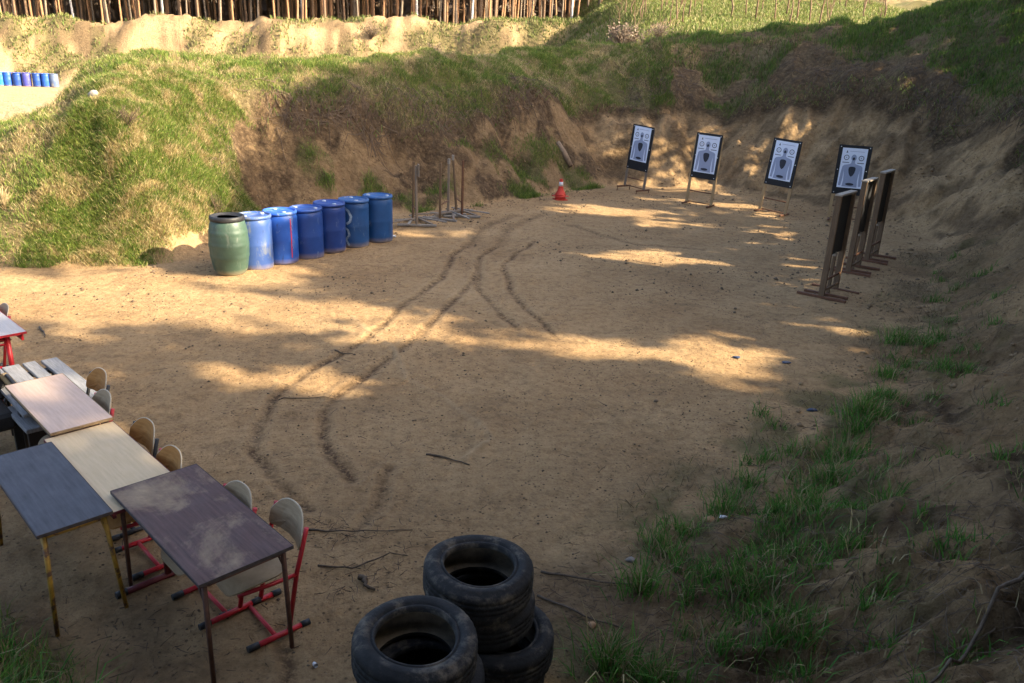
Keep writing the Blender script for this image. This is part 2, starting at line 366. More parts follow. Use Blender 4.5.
def blade_material():
    m, t, b = nt('grass blades')
    a = N(t, 'ShaderNodeAttribute', attribute_name='tint')
    t.links.new(a.outputs['Color'], b.inputs['Base Color'])
    b.inputs['Roughness'].default_value = .65; b.inputs['Specular IOR Level'].default_value = .25
    tr = N(t, 'ShaderNodeBsdfTranslucent'); t.links.new(a.outputs['Color'], tr.inputs[0])
    mx = N(t, 'ShaderNodeMixShader'); mx.inputs[0].default_value = .35
    t.links.new(b.outputs[0], mx.inputs[1]); t.links.new(tr.outputs[0], mx.inputs[2])
    out = [n for n in t.nodes if n.type == 'OUTPUT_MATERIAL'][0]
    t.links.new(mx.outputs[0], out.inputs[0])
    return m

# ------------------------------------------------------------------ mesh helpers
class MB:
    def __init__(s): s.v = []; s.f = []; s.sm = []
    def add(s, vs, fs, smooth=False):
        o = len(s.v); s.v += [tuple(v) for v in vs]
        for f in fs: s.f.append(tuple(i + o for i in f)); s.sm.append(smooth)
        return s
    def box(s, c, size, rot=None, bev=0.0):
        hx, hy, hz = size[0] / 2, size[1] / 2, size[2] / 2
        m = rot.to_matrix() if hasattr(rot, 'to_matrix') else (rot or Matrix.Identity(3))
        b = min(bev, hx * .9, hy * .9, hz * .9)
        if b <= 0:
            vs = [(x, y, z) for z in (-hz, hz) for y in (-hy, hy) for x in (-hx, hx)]
            fs = [(0, 2, 3, 1), (4, 5, 7, 6), (0, 1, 5, 4), (2, 6, 7, 3), (0, 4, 6, 2), (1, 3, 7, 5)]
        else:
            def ring(z, i):
                return [(hx - i, -hy, z), (hx, -hy + i, z), (hx, hy - i, z), (hx - i, hy, z), (-hx + i, hy, z), (-hx, hy - i, z), (-hx, -hy + i, z), (-hx + i, -hy, z)]
            def inset(z):
                return [(hx - b, -hy + b, z), (hx - b, -hy + b, z), (hx - b, hy - b, z), (hx - b, hy - b, z), (-hx + b, hy - b, z), (-hx + b, hy - b, z), (-hx + b, -hy + b, z), (-hx + b, -hy + b, z)]
            rs = [ring(-hz + b, b), ring(hz - b, b)]
            cap0 = [(hx - b, -hy + b, -hz), (hx - b, hy - b, -hz), (-hx + b, hy - b, -hz), (-hx + b, -hy + b, -hz)]
            cap1 = [(x, y, hz) for x, y, _ in cap0]
            vs = rs[0] + rs[1] + cap0 + cap1
            fs = [(k, (k + 1) % 8, 8 + (k + 1) % 8, 8 + k) for k in range(8)]
            fs += [(16, 17, 18, 19)[::-1], (20, 21, 22, 23)]
            own = [0, 0, 1, 1, 2, 2, 3, 3]
            own = [0, 0, 1, 1, 2, 2, 3, 3]
            for k in range(8):
                k2 = (k + 1) % 8
                a, b2 = own[k], own[k2]
                fs.append((k2, k, 16 + a) if a == b2 else (k2, k, 16 + a, 16 + b2))
                fs.append((8 + k, 8 + k2, 20 + a) if a == b2 else (8 + k, 8 + k2, 20 + b2, 20 + a))
        c = Vector(c)
        return s.add([m @ Vector(v) + c for v in vs], fs)
    def tube(s, pts, rad, n=8, cap=True, smooth=True):
        pts = [Vector(p) for p in pts]
        if not hasattr(rad, '__len__'): rad = [rad] * len(pts)
        vs = []; fs = []; pu = None
        for i, p in enumerate(pts):
            d = (pts[min(i + 1, len(pts) - 1)] - pts[max(i - 1, 0)]).normalized()
            if pu is None: pu = d.cross(Vector((0, 0, 1)) if abs(d.z) < .9 else Vector((1, 0, 0))).normalized()
            u = (pu - d * pu.dot(d)).normalized(); pu = u; w = d.cross(u)
            vs += [p + rad[i] * (math.cos(2 * math.pi * k / n) * u + math.sin(2 * math.pi * k / n) * w) for k in range(n)]
        for i in range(len(pts) - 1):
            fs += [(i * n + k, i * n + (k + 1) % n, (i + 1) * n + (k + 1) % n, (i + 1) * n + k) for k in range(n)]
        s.add(vs, fs, smooth)
        if cap:
            o = len(s.v) - len(vs)
            s.f.append(tuple(o + k for k in range(n))[::-1]); s.sm.append(False)
            s.f.append(tuple(o + (len(pts) - 1) * n + k for k in range(n))); s.sm.append(False)
        return s
    def lathe(s, prof, n=40, c=(0, 0, 0), mod=None, closed=False, rot=None, caps=True):
        vs = []; fs = []
        for i, (r, z) in enumerate(prof):
            for k in range(n):
                a = 2 * math.pi * k / n; rr, zz = (r, z) if not mod else mod(i, k, r, z)
                v = Vector((rr * math.cos(a), rr * math.sin(a), zz))
                if rot: v = rot @ v
                vs.append(v + Vector(c))
        L = len(prof); lim = L if closed else L - 1
        for i in range(lim):
            j = (i + 1) % L
            fs += [(i * n + k, i * n + (k + 1) % n, j * n + (k + 1) % n, j * n + k) for k in range(n)]
        s.add(vs, fs, True)
        if not closed and caps:
            o = len(s.v) - len(vs)
            if prof[0][0] > 1e-4: s.f.append(tuple(o + k for k in range(n))[::-1]); s.sm.append(False)
            if prof[-1][0] > 1e-4: s.f.append(tuple(o + (L - 1) * n + k for k in range(n))); s.sm.append(False)
        return s
    def plate(s, outline, th, fn):
        """thin plate: outline in 2-d, fn(u, v, w) -> point"""
        n = len(outline)
        cu = sum(p[0] for p in outline) / n; cv = sum(p[1] for p in outline) / n
        vs = []
        for w in (0, th):
            vs += [fn(u, v, w) for u, v in outline]
            vs += [fn(cu + (u - cu) * .5, cv + (v - cv) * .5, w) for u, v in outline]
            vs.append(fn(cu, cv, w))
        fs = []; o = 2 * n + 1
        for k in range(n):
            j = (k + 1) % n
            fs += [(j, k, n + k, n + j), (n + j, n + k, 2 * n)]
            fs += [(o + k, o + j, o + n + j, o + n + k), (o + n + k, o + n + j, o + 2 * n)]
            fs.append((k, j, o + j, o + k))
        return s.add(vs, fs, False)
    def build(s, name, mat, parent=None, loc=None):
        me = bpy.data.meshes.new(name); me.from_pydata(s.v, [], s.f)
        me.polygons.foreach_set('use_smooth', s.sm); me.materials.append(mat); me.update()
        o = bpy.data.objects.new(name, me); COL.objects.link(o)
        if parent: o.parent = parent
        if loc is not None: o.location = loc
        return o

def tag(o, label=None, cat=None, group=None, kind=None):
    if label: o['label'] = label
    if cat: o['category'] = cat
    if group: o['group'] = group
    if kind: o['kind'] = kind
    return o

def empty(name, loc, rz=0, label=None, cat=None, group=None, tilt=(0, 0)):
    o = bpy.data.objects.new(name, None); COL.objects.link(o); o.empty_display_size = .1
    o.location = loc; o.rotation_euler = (tilt[0], tilt[1], rz)
    return tag(o, label, cat, group)

def copy_tree(o, parent=None):
    c = o.copy(); COL.objects.link(c); c.parent = parent
    for ch in [x for x in bpy.data.objects if x.parent is o]: copy_tree(ch, c)
    return c

def gz(x, y): return float(zf(np.array([x]), np.array([y]))[0])

def np_mesh(name, verts, loops, starts, mat, attrs=None, smooth=False):
    me = bpy.data.meshes.new(name)
    me.vertices.add(len(verts)); me.vertices.foreach_set('co', np.asarray(verts, np.float32).ravel())
    me.loops.add(len(loops)); me.loops.foreach_set('vertex_index', np.asarray(loops, np.int32))
    me.polygons.add(len(starts)); me.polygons.foreach_set('loop_start', np.asarray(starts, np.int32))
    me.update(calc_edges=True)
    if smooth: me.polygons.foreach_set('use_smooth', np.ones(len(starts), bool))
    for k, c in (attrs or {}).items():
        a = me.attributes.new(k, 'FLOAT_COLOR', 'POINT')
        a.data.foreach_set('color', np.concatenate([c, np.ones((len(c), 1))], 1).astype(np.float32).ravel())
    me.materials.append(mat)
    o = bpy.data.objects.new(name, me); COL.objects.link(o)
    return o

# ------------------------------------------------------------------ the ground: one sheet out to the horizon
G_MAT = ground_material(); B_MAT = blade_material()
def build_ground():
    ang = np.concatenate([np.arange(-40, 40, .175), np.arange(40, 320, 3.0)])
    ang = np.radians(90 - ang)
    rad = [1.0]
    while rad[-1] < 420: rad.append(rad[-1] * (1.0055 if 3.5 < rad[-1] < 34 else 1.012) + .003)
    rad = np.array(rad)
    A, Q = np.meshgrid(ang, rad)
    x = (Q * np.cos(A)).ravel(); y = (Q * np.sin(A)).ravel()
    x = np.append(x, 0.0); y = np.append(y, 0.0)
    z = zf(x, y)
    na, nr = len(ang), len(rad)
    i, j = np.meshgrid(np.arange(nr - 1), np.arange(na), indexing='ij')
    j2 = (j + 1) % na
    q = np.stack([i * na + j, (i + 1) * na + j, (i + 1) * na + j2, i * na + j2], -1).reshape(-1, 4)
    k = np.arange(na); tri = np.stack([np.full(na, na * nr), k, (k + 1) % na], -1)
    loops = np.concatenate([q.ravel(), tri.ravel()])
    starts = np.concatenate([np.arange(len(q)) * 4, len(q) * 4 + np.arange(na) * 3])
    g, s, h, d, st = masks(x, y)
    tr = tracks(x, y)
    bank = np.stack([sstep(.0, .7, d) * sstep(60, 40, y), 0 * d, 0 * d], 1)
    pale = sstep(30, 42, y) * np.clip(1 - sstep(2, 7, x), 0, 1)
    pale = pale * (1 - .8 * sstep(62.5, 65, y))
    soil = np.stack([np.clip(tr, 0, 1) * .8, np.clip(-tr, 0, 1) * .3, pale], 1)
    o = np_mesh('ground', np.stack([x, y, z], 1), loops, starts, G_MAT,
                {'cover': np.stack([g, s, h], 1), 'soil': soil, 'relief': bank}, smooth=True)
    tag(o, 'sandy range floor with wheel ruts, running up into eroded grassy banks', kind='structure')
build_ground()

# ------------------------------------------------------------------ grass
def blades(name, x, y, h, w, col, lean, label, droop=None, z=None):
    n = len(x)
    z = zf(x, y) if z is None else z
    P = np.stack([x, y, z - .015], 1)
    a = rng.uniform(0, 2 * np.pi, n); sd = np.stack([np.cos(a), np.sin(a), 0 * a], 1) * (w / 2)[:, None]
    b = rng.uniform(0, 2 * np.pi, n)
    ln = np.stack([np.cos(b), np.sin(b), 0 * b], 1) * (lean * h)[:, None]
    if droop is not None: ln = ln + droop * h[:, None]
    upv = np.stack([0 * h, 0 * h, h], 1)
    m = P + upv * .6 + ln * .35
    hh = np.sqrt(np.clip(1 - .45 * (np.linalg.norm(ln, axis=1) / np.maximum(h, 1e-6)) ** 2, .05, 1))
    tip = P + upv * hh[:, None] + ln
    V = np.stack([P - sd, P + sd, m - sd * .75, m + sd * .75, tip], 1).reshape(-1, 3)
    o = np.arange(n)[:, None] * 5
    loops = (o + np.array([[0, 1, 3, 2, 2, 3, 4]])).ravel()
    starts = (np.arange(n)[:, None] * 7 + np.array([[0, 4]])).ravel()
    c = np.repeat(col, 5, axis=0)
    ob = np_mesh(name, V, loops, starts, B_MAT, {'tint': c})
    return tag(ob, label, kind='stuff')

GREENS = np.array([(.14, .20, .03), (.19, .245, .04), (.10, .16, .026), (.23, .255, .06), (.07, .125, .023)])
STRAWS = np.array([(.48, .38, .17), (.40, .30, .13), (.54, .44, .23), (.28, .20, .095)])
def pick(pal, n):
    c = pal[rng.integers(0, len(pal), n)]; return c * rng.uniform(.75, 1.25, (n, 1))

def scatter(n, x0, x1, y0, y1, which, dens=1.0, clump=0.0):
    x = rng.uniform(x0, x1, n); y = rng.uniform(y0, y1, n)
    g, s, h, d, st = masks(x, y)
    v = (g if which == 'g' else s) * dens
    if clump: v = v * sstep(-.2, .35, fbm(x, y, clump, 2, 77))
    k = rng.uniform(0, 1, n) < v
    return x[k], y[k], d[k], st[k], v[k]

# the berm on the left and along the back
def patch(x, y):
    d, st = toe(x, y); x, y = unroll(x, y, d, st)
    return sstep(-.9, .35, .8 * fbm(x, y, .55, 3, 45) + .7 * fbm(x, y, .22, 2, 46))
x, y, d, st, v = scatter(900000, -12.5, 5.5, 11.6, 30.5, 'g', 1.15)
k = (x < -4 + (y - 13) * .9) & (d < 5.6) & (st < 9.7) & (rng.uniform(0, 1, len(x)) < .2 + .8 * patch(x, y)); x, y, d, st = x[k], y[k], d[k], st[k]
n = len(x); h = rng.uniform(.05, .15, n) * (1 + .5 * fbm(x, y, .5, 2, 41)); h = np.clip(h, .03, .3)
blades('grass', x, y, h, rng.uniform(.007, .013, n), pick(GREENS, n), rng.uniform(.2, 1.1, n),
       'short green spring grass over the long earth berm')
x, y, d, st, v = scatter(620000, -12.5, 5.5, 11.6, 30.5, 's', .95)
k = (x < -4 + (y - 13) * .9) & (d < 5.6) & (st < 9.7) & (rng.uniform(0, 1, len(x)) < 1.05 - .85 * patch(x, y)); x, y, d, st = x[k], y[k], d[k], st[k]
n = len(x); h = np.clip(rng.uniform(.05, .17, n) * (1 + .7 * fbm(x, y, .5, 2, 42)), .03, .3)
blades('dry_grass', x, y, h, rng.uniform(.005, .010, n), pick(STRAWS, n), rng.uniform(.5, 1.7, n),
       'matted straw coloured grass left from winter on the berm')
x, y, d, st, v = scatter(420000, -8.2, -4.3, 12.6, 18.5, 's', .8)
k = d < 3.0; x, y, d = x[k], y[k], d[k]; n = len(x); gr = rng.uniform(0, 1, (n, 1)) < (.1 + .8 * patch(x, y))[:, None]
blades('dry_grass', x, y, rng.uniform(.05, .16, n), rng.uniform(.006, .011, n), np.where(gr, pick(GREENS, n), pick(STRAWS, n)), rng.uniform(.3, 1.5, n), 'mixed green and straw grass on the steep corner of the berm')
# hanging mats over the broken edge of the turf
n = 38000
x = rng.uniform(-6, 16, n); y = rng.uniform(14, 27, n)
_, _, _, d, st = masks(x, y); lip = lerp_st(st, LIP)
k = (np.abs(d - lip - .05 + .2 * fbm(x, y, 1.3, 3, 21)) < .28) & (st > 4.2) & (st < 13.6); x, y, d, st = x[k], y[k], d[k], st[k]
n = len(x); i = np.clip(st.astype(int), 0, len(TX) - 2)
nx = (TY[i] - TY[i + 1]); ny = -(TX[i] - TX[i + 1]); L = np.hypot(nx, ny)
inward = np.stack([nx / L, ny / L, 0 * nx], 1)
sgn = np.sign(toe(x + .2 * inward[:, 0], y + .2 * inward[:, 1])[0] - toe(x, y)[0])
droop = -inward * sgn[:, None] * .7 + np.array([0, 0, -.75])
cc = np.where(rng.uniform(0, 1, (n, 1)) < .45, pick(np.array([(.16, .11, .055), (.28, .20, .10), (.10, .066, .035)]), n), pick(GREENS, n))
blades('overhanging_grass', x, y, rng.uniform(.15, .5, n), rng.uniform(.010, .018, n), cc, rng.uniform(.1, .5, n),
       'roots and dead grass hanging over the broken turf edge', droop)
# right hand hill
x, y, d, st, v = scatter(260000, 3.5, 22, 18.2, 37, 'g', .95)
k = (st > 9.4) & (d < 14); x, y = x[k], y[k]
n = len(x); h = np.clip(rng.uniform(.07, .2, n) * (1 + .4 * fbm(x, y, .8, 2, 43)), .04, .4)
blades('grass', x, y, h, rng.uniform(.012, .022, n), pick(GREENS[[0, 2, 4]], n), rng.uniform(.1, .8, n), 'dark green grass on the hill behind the targets')
x, y, d, st, v = scatter(160000, 3.5, 22, 18.2, 34, 's', .8)
k = (st > 9.4) & (d < 12); x, y = x[k], y[k]
n = len(x)
blades('dry_grass', x, y, rng.uniform(.06, .28, n), rng.uniform(.008, .016, n), pick(np.array([(.14, .095, .05), (.22, .16, .08), (.09, .06, .035)]), n), rng.uniform(.4, 1.2, n), 'brown dead grass and brush along the top of the hill cut')
# tufts along the foot of the right bank, fine blades close to the camera
def tufts():
    X, Y, Hh, W, C, Ln, D = [], [], [], [], [], [], []
    big = [(2.5, 5.9, 1.2), (2.26, 5.8, .8), (2.96, 6.47, 1.2), (3.79, 7.87, 1.2), (3.6, 7.6, .9), (5.43, 10.61, 1.1), (1.83, 5.92, .7), (1.0, 4.85, .9), (.7, 4.03, 1.2), (.95, 3.9, 1.0),
           (-2.95, 3.55, 1.2), (-2.55, 3.3, 1.2), (-2.2, 3.15, 1.0), (-3.25, 3.85, 1.1), (-2.75, 3.2, 1.2), (-1.9, 3.05, .8), (-3.0, 3.9, .7), (-2.85, 3.45, 1.3), (-2.4, 3.2, 1.2), (-2.65, 3.45, 1.1), (-3.1, 3.6, 1.3), (-2.3, 3.35, .9), (-2.05, 3.15, .9), (1.72, 4.68, 1.2), (1.5, 4.9, .8), (2.2, 6.4, .7), (3.3, 7.0, 1.0), (2.1, 5.3, .6), (1.25, 5.35, .7), (4.7, 9.3, .9), (4.3, 8.6, .8), (1.9, 4.4, .9), (2.5, 5.0, .8), (3.1, 5.7, .8)]
    for _ in range(120):
        q = rng.uniform(14.0, 20.9); i = int(q); t = q - i
        px = TX[i] * (1 - t) + TX[i + 1] * t; py = TY[i] * (1 - t) + TY[i + 1] * t
        nx, ny = TY[i] - TY[i + 1], TX[i + 1] - TX[i]; l = math.hypot(nx, ny); nx, ny = -abs(nx) / l * -1, -abs(ny) / l
        off = rng.normal(.6, .42); big.append((px + abs(nx) * off, py - abs(ny) * off * .6, rng.uniform(.2, .65)))
    for _ in range(60):
        big.append((rng.uniform(2.0, 5.5), rng.uniform(3.2, 8.0), rng.uniform(.2, .5)))
    for bx, by, s in big:
        n = int(230 * s * s) + 22
        r = np.abs(rng.normal(0, .07 + .06 * s, n)); a = rng.uniform(0, 6.283, n)
        X.append(bx + r * np.cos(a)); Y.append(by + r * np.sin(a))
        hh = rng.uniform(.05, .27, n) * rng.uniform(.8, 1.15) * (.45 + .6 * s); Hh.append(hh)
        W.append(rng.uniform(.006, .012, n))
        dry = rng.uniform(0, 1, (n, 1)) < .30
        base = np.array([(.08, .205, .03), (.055, .155, .022), (.115, .24, .036)])
        C.append(np.where(dry, pick(STRAWS * .7, n), pick(base, n))); Ln.append(rng.uniform(.25, .9, n))
        dr = np.stack([np.cos(a), np.sin(a), 0 * a], 1) * (r / .2)[:, None] * .45; D.append(dr)
    cat = np.concatenate
    blades('grass', cat(X), cat(Y), cat(Hh), cat(W), cat(C), cat(Ln), 'deep green tufts of grass along the foot of the shaded bank', cat(D))
tufts()
# bottom left corner and thin cover of the right bank
x, y, d, st, v = scatter(60000, -6.5, -1.0, 2.2, 5.2, 'g', .9, .5)
n = len(x)
blades('grass', x, y, rng.uniform(.06, .2, n), rng.uniform(.004, .008, n), pick(GREENS * .9, n), rng.uniform(.2, .8, n), 'short green grass below the blue topped table')
x, y, d, st, v = scatter(150000, .5, 12, 2.5, 17, 's', .8)
k = (st > 13.6); x, y, d = x[k], y[k], d[k]; n = len(x)
blades('dry_grass', x, y, rng.uniform(.04, .16, n), rng.uniform(.004, .009, n), pick(np.array([(.20, .14, .075), (.30, .22, .115), (.13, .09, .05), (.08, .055, .032)]), n), rng.uniform(.9, 1.9, n), 'dead brown grass lying on the shaded bank')
x, y, d, st, v = scatter(30000, 1.0, 12, 2.5, 17, 'g', .3)
k = (st > 13.6); x, y, d = x[k], y[k], d[k]; n = len(x)
blades('grass', x, y, rng.uniform(.04, .14, n), rng.uniform(.004, .007, n), pick(GREENS[[0, 2, 4]] * .8, n), rng.uniform(.3, .9, n), 'sparse young grass coming through the bare bank')
# far side
x, y, d, st, v = scatter(220000, -60, 26, 60, 92, 'g', .9)
k = (x < 24); x, y = x[k], y[k]; n = len(x)
blades('grass', x, y, rng.uniform(.12, .35, n), rng.uniform(.05, .10, n), pick(np.array([(.10, .14, .03), (.16, .17, .05), (.22, .19, .08)]), n), rng.uniform(.1, .9, n), 'patchy grass on the sunlit far berm')
x, y, d, st, v = scatter(160000, 1, 26, 39, 95, 'g', .9)
n = len(x)
blades('grass', x, y, rng.uniform(.12, .3, n), rng.uniform(.04, .08, n), pick(np.array([(.12, .16, .03), (.17, .19, .05), (.24, .21, .09), (.09, .12, .025)]), n), rng.uniform(.1, .9, n), 'thin pale green grass on the far sunny slope')

# ------------------------------------------------------------------ loose twigs, crumbs and litter nobody could count
TW = [simple('dead twig', (.13, .085, .05), (.06, .04, .025), .9, 20)]
def twig_stuff(name, pts, lens, label, rad=(.003, .007)):
    vs = []; fs = []
    lo = []; stt = []
    V = []
    for k, ((px, py), L) in enumerate(zip(pts, lens)):
        a = rng.uniform(0, 6.283); dx, dy = math.cos(a), math.sin(a)
        q = np.array([0, .35, .7, 1.0]) * L
        bend = np.cumsum(rng.normal(0, .05, 4)) * L
        X = px + dx * q - dy * bend; Y = py + dy * q + dx * bend
        r = rng.uniform(*rad)
        V.append((X, Y, r, rng.uniform(0, .06, 4) * (L > .25), -dy, dx))
    XA = np.concatenate([v[0] for v in V]); YA = np.concatenate([v[1] for v in V]); ZA = zf(XA, YA)
    out = []; loops = []; starts = []; o = 0; li = 0
    for k, v in enumerate(V):
        z = ZA[k * 4:k * 4 + 4] + v[3]
        for m in range(4):
            rr = v[2] * (1 - .2 * m)
            out += [(v[0][m] + v[4] * rr, v[1][m] + v[5] * rr, z[m]), (v[0][m], v[1][m], z[m] + rr * 1.7), (v[0][m] - v[4] * rr, v[1][m] - v[5] * rr, z[m])]
        for m in range(3):
            for e in range(2):
                a = o + m * 3 + e; loops += [a, a + 1, a + 4, a + 3]; starts.append(li); li += 4
        o += 12
    ob = np_mesh(name, out, loops, starts, TW[0])
    return tag(ob, label, kind='stuff')
P = [(rng.uniform(-5, 4.5), rng.uniform(3, 16)) for _ in range(800)]
P += [(rng.normal(-1.2, .25), rng.normal(5.4, .14)) for _ in range(110)] + [(rng.normal(-1.0, .18), rng.normal(4.85, .12)) for _ in range(60)]
P += [(rng.normal(.55, .28), rng.normal(4.65, .3)) for _ in range(220)] + [(rng.normal(-2.4, .7), rng.normal(4.0, .35)) for _ in range(200)]
twig_stuff('twigs', P, [abs(rng.normal(.03, .05)) + .025 for _ in P], 'small broken twigs and bark scattered over the sand', (.0018, .0042))
P = []
while len(P) < 3000:
    q = rng.uniform(13.8, 20.9); i = int(q); t = q - i; off = abs(rng.normal(1.2, 1.5))
    ax, ay = TX[i + 1] - TX[i], TY[i + 1] - TY[i]; l = math.hypot(ax, ay)
    P.append((TX[i] + ax * t - ay / l * off, TY[i] + ay * t + ax / l * off))
twig_stuff('twigs', P, [abs(rng.normal(.08, .16)) + .04 for _ in P], 'dead twigs and roots strewn over the shaded bank', (.0015, .0042))
P = []
while len(P) < 2600:
    q = rng.uniform(4.5, 13.4); i = int(q); t = q - i
    off = LIP[i] * (1 - t) + LIP[i + 1] * t + abs(rng.normal(0, .5)) * (2.2 if q > 8.8 else .7) - .15
    ax, ay = TX[i + 1] - TX[i], TY[i + 1] - TY[i]; l = math.hypot(ax, ay)
    xx, yy = TX[i] + ax * t - ay / l * off, TY[i] + ay * t + ax / l * off
    if toe(np.array([xx]), np.array([yy]))[0][0] < 0: xx, yy = TX[i] + ax * t + ay / l * off, TY[i] + ay * t - ax / l * off
    P.append((xx, yy))
twig_stuff('twigs', P, [abs(rng.normal(.2, .2)) + .08 for _ in P], 'dry brushwood and roots along the broken turf edge', (.006, .014))

def clods(name, P, sizes, mat, label):
    n = len(P); x, y = P[:, 0], P[:, 1]; z = zf(x, y)
    base = np.array([(1, 0, 0), (0, 1, 0), (-1, 0, 0), (0, -1, 0), (0, 0, .75), (0, 0, -.6)], float)
    a = rng.uniform(0, 6.28, n); c, s_ = np.cos(a), np.sin(a)
    B = base[None] * rng.uniform(.6, 1.3, (n, 6, 1))
    V = np.stack([B[:, :, 0] * c[:, None] - B[:, :, 1] * s_[:, None], B[:, :, 0] * s_[:, None] + B[:, :, 1] * c[:, None], B[:, :, 2]], -1) * sizes[:, None, None]
    V += np.stack([x, y, z + sizes * .15], 1)[:, None, :]
    tri = np.array([(0, 1, 4), (1, 2, 4), (2, 3, 4), (3, 0, 4), (1, 0, 5), (2, 1, 5), (3, 2, 5), (0, 3, 5)])
    loops = (np.arange(n)[:, None, None] * 6 + tri[None]).ravel()
    return tag(np_mesh(name, V.reshape(-1, 3), loops, np.arange(n * 8) * 3, mat), label, kind='stuff')
CLOD = simple('crumbled soil', (.30, .20, .105), (.12, .078, .042), 1.0, 2.5, .3)
PEB = simple('floor crumbs', (.20, .14, .085), (.05, .034, .022), 1.0, 1.7, .2)
Q = np.stack([rng.uniform(-6.5, 17, 40000), rng.uniform(2.8, 31, 40000)], 1); dq, sq = toe(Q[:, 0], Q[:, 1])
gq = masks(Q[:, 0], Q[:, 1])[0]
kq = (sq > 3.8) & (sq < 21) & (dq > -.7) & (dq < 6) & (gq < .5) & (fbm(Q[:, 0], Q[:, 1], .8, 3, 95) > -.15) & (rng.uniform(0, 1, 40000) < np.clip(1.1 - dq * .16, .2, 1))
Q = Q[kq]; dist = np.hypot(Q[:, 0], Q[:, 1])
clods('soil_clods', Q, rng.gamma(1.6, .0065, len(Q)) * np.clip(dist / 11, .45, 1.25) + .005, CLOD, 'crumbled soil and small clods lying on the cut banks')
Q = np.stack([rng.uniform(-8, 9, 16000), rng.uniform(3, 23, 16000)], 1); dq, sq = toe(Q[:, 0], Q[:, 1])
Q = Q[(dq < -.05) & (fbm(Q[:, 0], Q[:, 1], 1.3, 3, 96) > -.1)]; dist = np.hypot(Q[:, 0], Q[:, 1])
clods('gravel', Q, rng.gamma(1.6, .0035, len(Q)) * np.clip(dist / 9, .6, 1.6) + .004, PEB, 'bark crumbs, cones and pebbles strewn over the sandy floor')

# ------------------------------------------------------------------ plastic barrels
def drum_mat(name, c, fade, worn, wornat):
    m, t, b = nt(name); p = pos(t)
    n1 = noise(t, 2.2, 5, .6, p)
    col = ramp(t, n1, [(.35, c), (.68, fade)])
    mp = N(t, 'ShaderNodeMapping'); mp.inputs['Scale'].default_value = (1, 1, .35); t.links.new(p, mp.inputs[0])
    w = ramp(t, noise(t, 6, 8, .72, mp.outputs[0], .5), [(wornat, (0, 0, 0)), (wornat + .1, (.85, .85, .85))])
    col = mix(t, w, col, worn)
    dk = ramp(t, noise(t, 7.5, 6, .7, mp.outputs[0], .3), [(.63, (0, 0, 0)), (.72, (.8, .8, .8))])
    col = mix(t, dk, col, tuple(x * .22 + .01 for x in c))
    sz = N(t, 'ShaderNodeSeparateXYZ'); t.links.new(p, sz.inputs[0])
    splash = math_(t, 'MULTIPLY', ramp(t, sz.outputs[2], [(.01, (.9, .9, .9)), (.10, (0, 0, 0))]), noise(t, 5, 6, .7, p))
    col = mix(t, splash, col, (.36, .27, .17))
    t.links.new(col, b.inputs['Base Color'])
    r = ramp(t, noise(t, 9, 5, .6, p), [(.3, (.38, .38, .38)), (.7, (.6, .6, .6))]); t.links.new(r, b.inputs['Roughness'])
    bump(t, b, noise(t, 3.5, 3, .5, p), .25, .02)
    return m
BLK = simple('black plastic', (.022, .022, .024), (.012, .012, .012), .5, 20, .2, worn=(.12, .11, .10), wornat=(.6, .75))
DARKIN = simple('painted dark inside', (.008, .009, .008), (.005, .005, .005), .9, 6, 0)
def drum_profile(r=.29, h=.92):
    return [(0, .012), (r - .05, .012), (r - .035, 0), (r - .012, .012), (r - .002, .05), (r, .12), (r, .40), (r + .004, .42), (r, .44), (r, h - .19), (r + .002, h - .12), (r - .012, h - .085), (r - .018, h - .06)]
def blue_drum(loc, rz, mat, lid_mat, label, group, tilt=(0, 0), s=1.0):
    t = empty('plastic_barrel', loc, rz, label, 'barrel', group, tilt)
    t.scale = (s, s, s)
    r, h = .29, .92
    wob = [rng.uniform(-.006, .006) for _ in range(3)]
    def mod(i, k, rr, z): return rr * (1 + wob[0] * math.cos(2 * math.pi * k / 44 * 2 + i * .3) + wob[1] * math.cos(6.283 * k / 44 * 3)), z
    MB().lathe(drum_profile(r, h), 44, mod=mod).build('body', mat, t)
    MB().lathe([(r - .02, h - .062), (r + .002, h - .055), (r + .006, h - .03), (r - .002, h - .004), (r - .022, h), (r - .032, h - .012), (r - .036, h - .03), (r - .07, h - .022), (.12, h - .02), (.11, h - .027), (0, h - .027)], 44).build('lid', lid_mat, t)
    for a in (0.4, 0.4 + math.pi):
        MB().lathe([(.036, h - .03), (.036, h - .006), (.03, h - .002), (.0, h - .004)], 16, (.185 * math.cos(a), .185 * math.sin(a), 0)).build('bung', CAPM, t)
    return t
CAPM = simple('pale bung', (.5, .55, .62), (.25, .3, .4), .5, 30, .1)
BL = [((.022, .06, .215), (.045, .095, .26), (.13, .15, .19), .52),
      ((.008, .062, .33), (.015, .09, .40), (.26, .31, .40), .58),
      ((.005, .036, .18), (.008, .05, .24), (.17, .23, .34), .60),
      ((.004, .026, .145), (.006, .04, .20), (.14, .18, .26), .61),
      ((.006, .045, .15), (.009, .066, .21), (.14, .18, .26), .60),
      ((.005, .046, .15), (.008, .066, .21), (.16, .2, .28), .60)]
LAB = ['pale sun faded blue plastic barrel standing next to the green barrel',
       'bright blue plastic barrel with a thin red stripe down its side',
       'plain mid blue plastic barrel, fourth in the row counted from the green one',
       'deep dark blue plastic barrel beside the barrel with white painted curves',
       'blue plastic barrel with white curved paint marks on its side',
       'blue plastic barrel at the shaded end of the row, farthest from the green barrel']
BP = [(-4.44, 13.32), (-4.13, 13.78), (-3.80, 14.27), (-3.50, 14.76), (-3.16, 15.3), (-2.77, 15.78)]
GRP = 'plastic barrels in the row at the foot of the berm'
drums = []
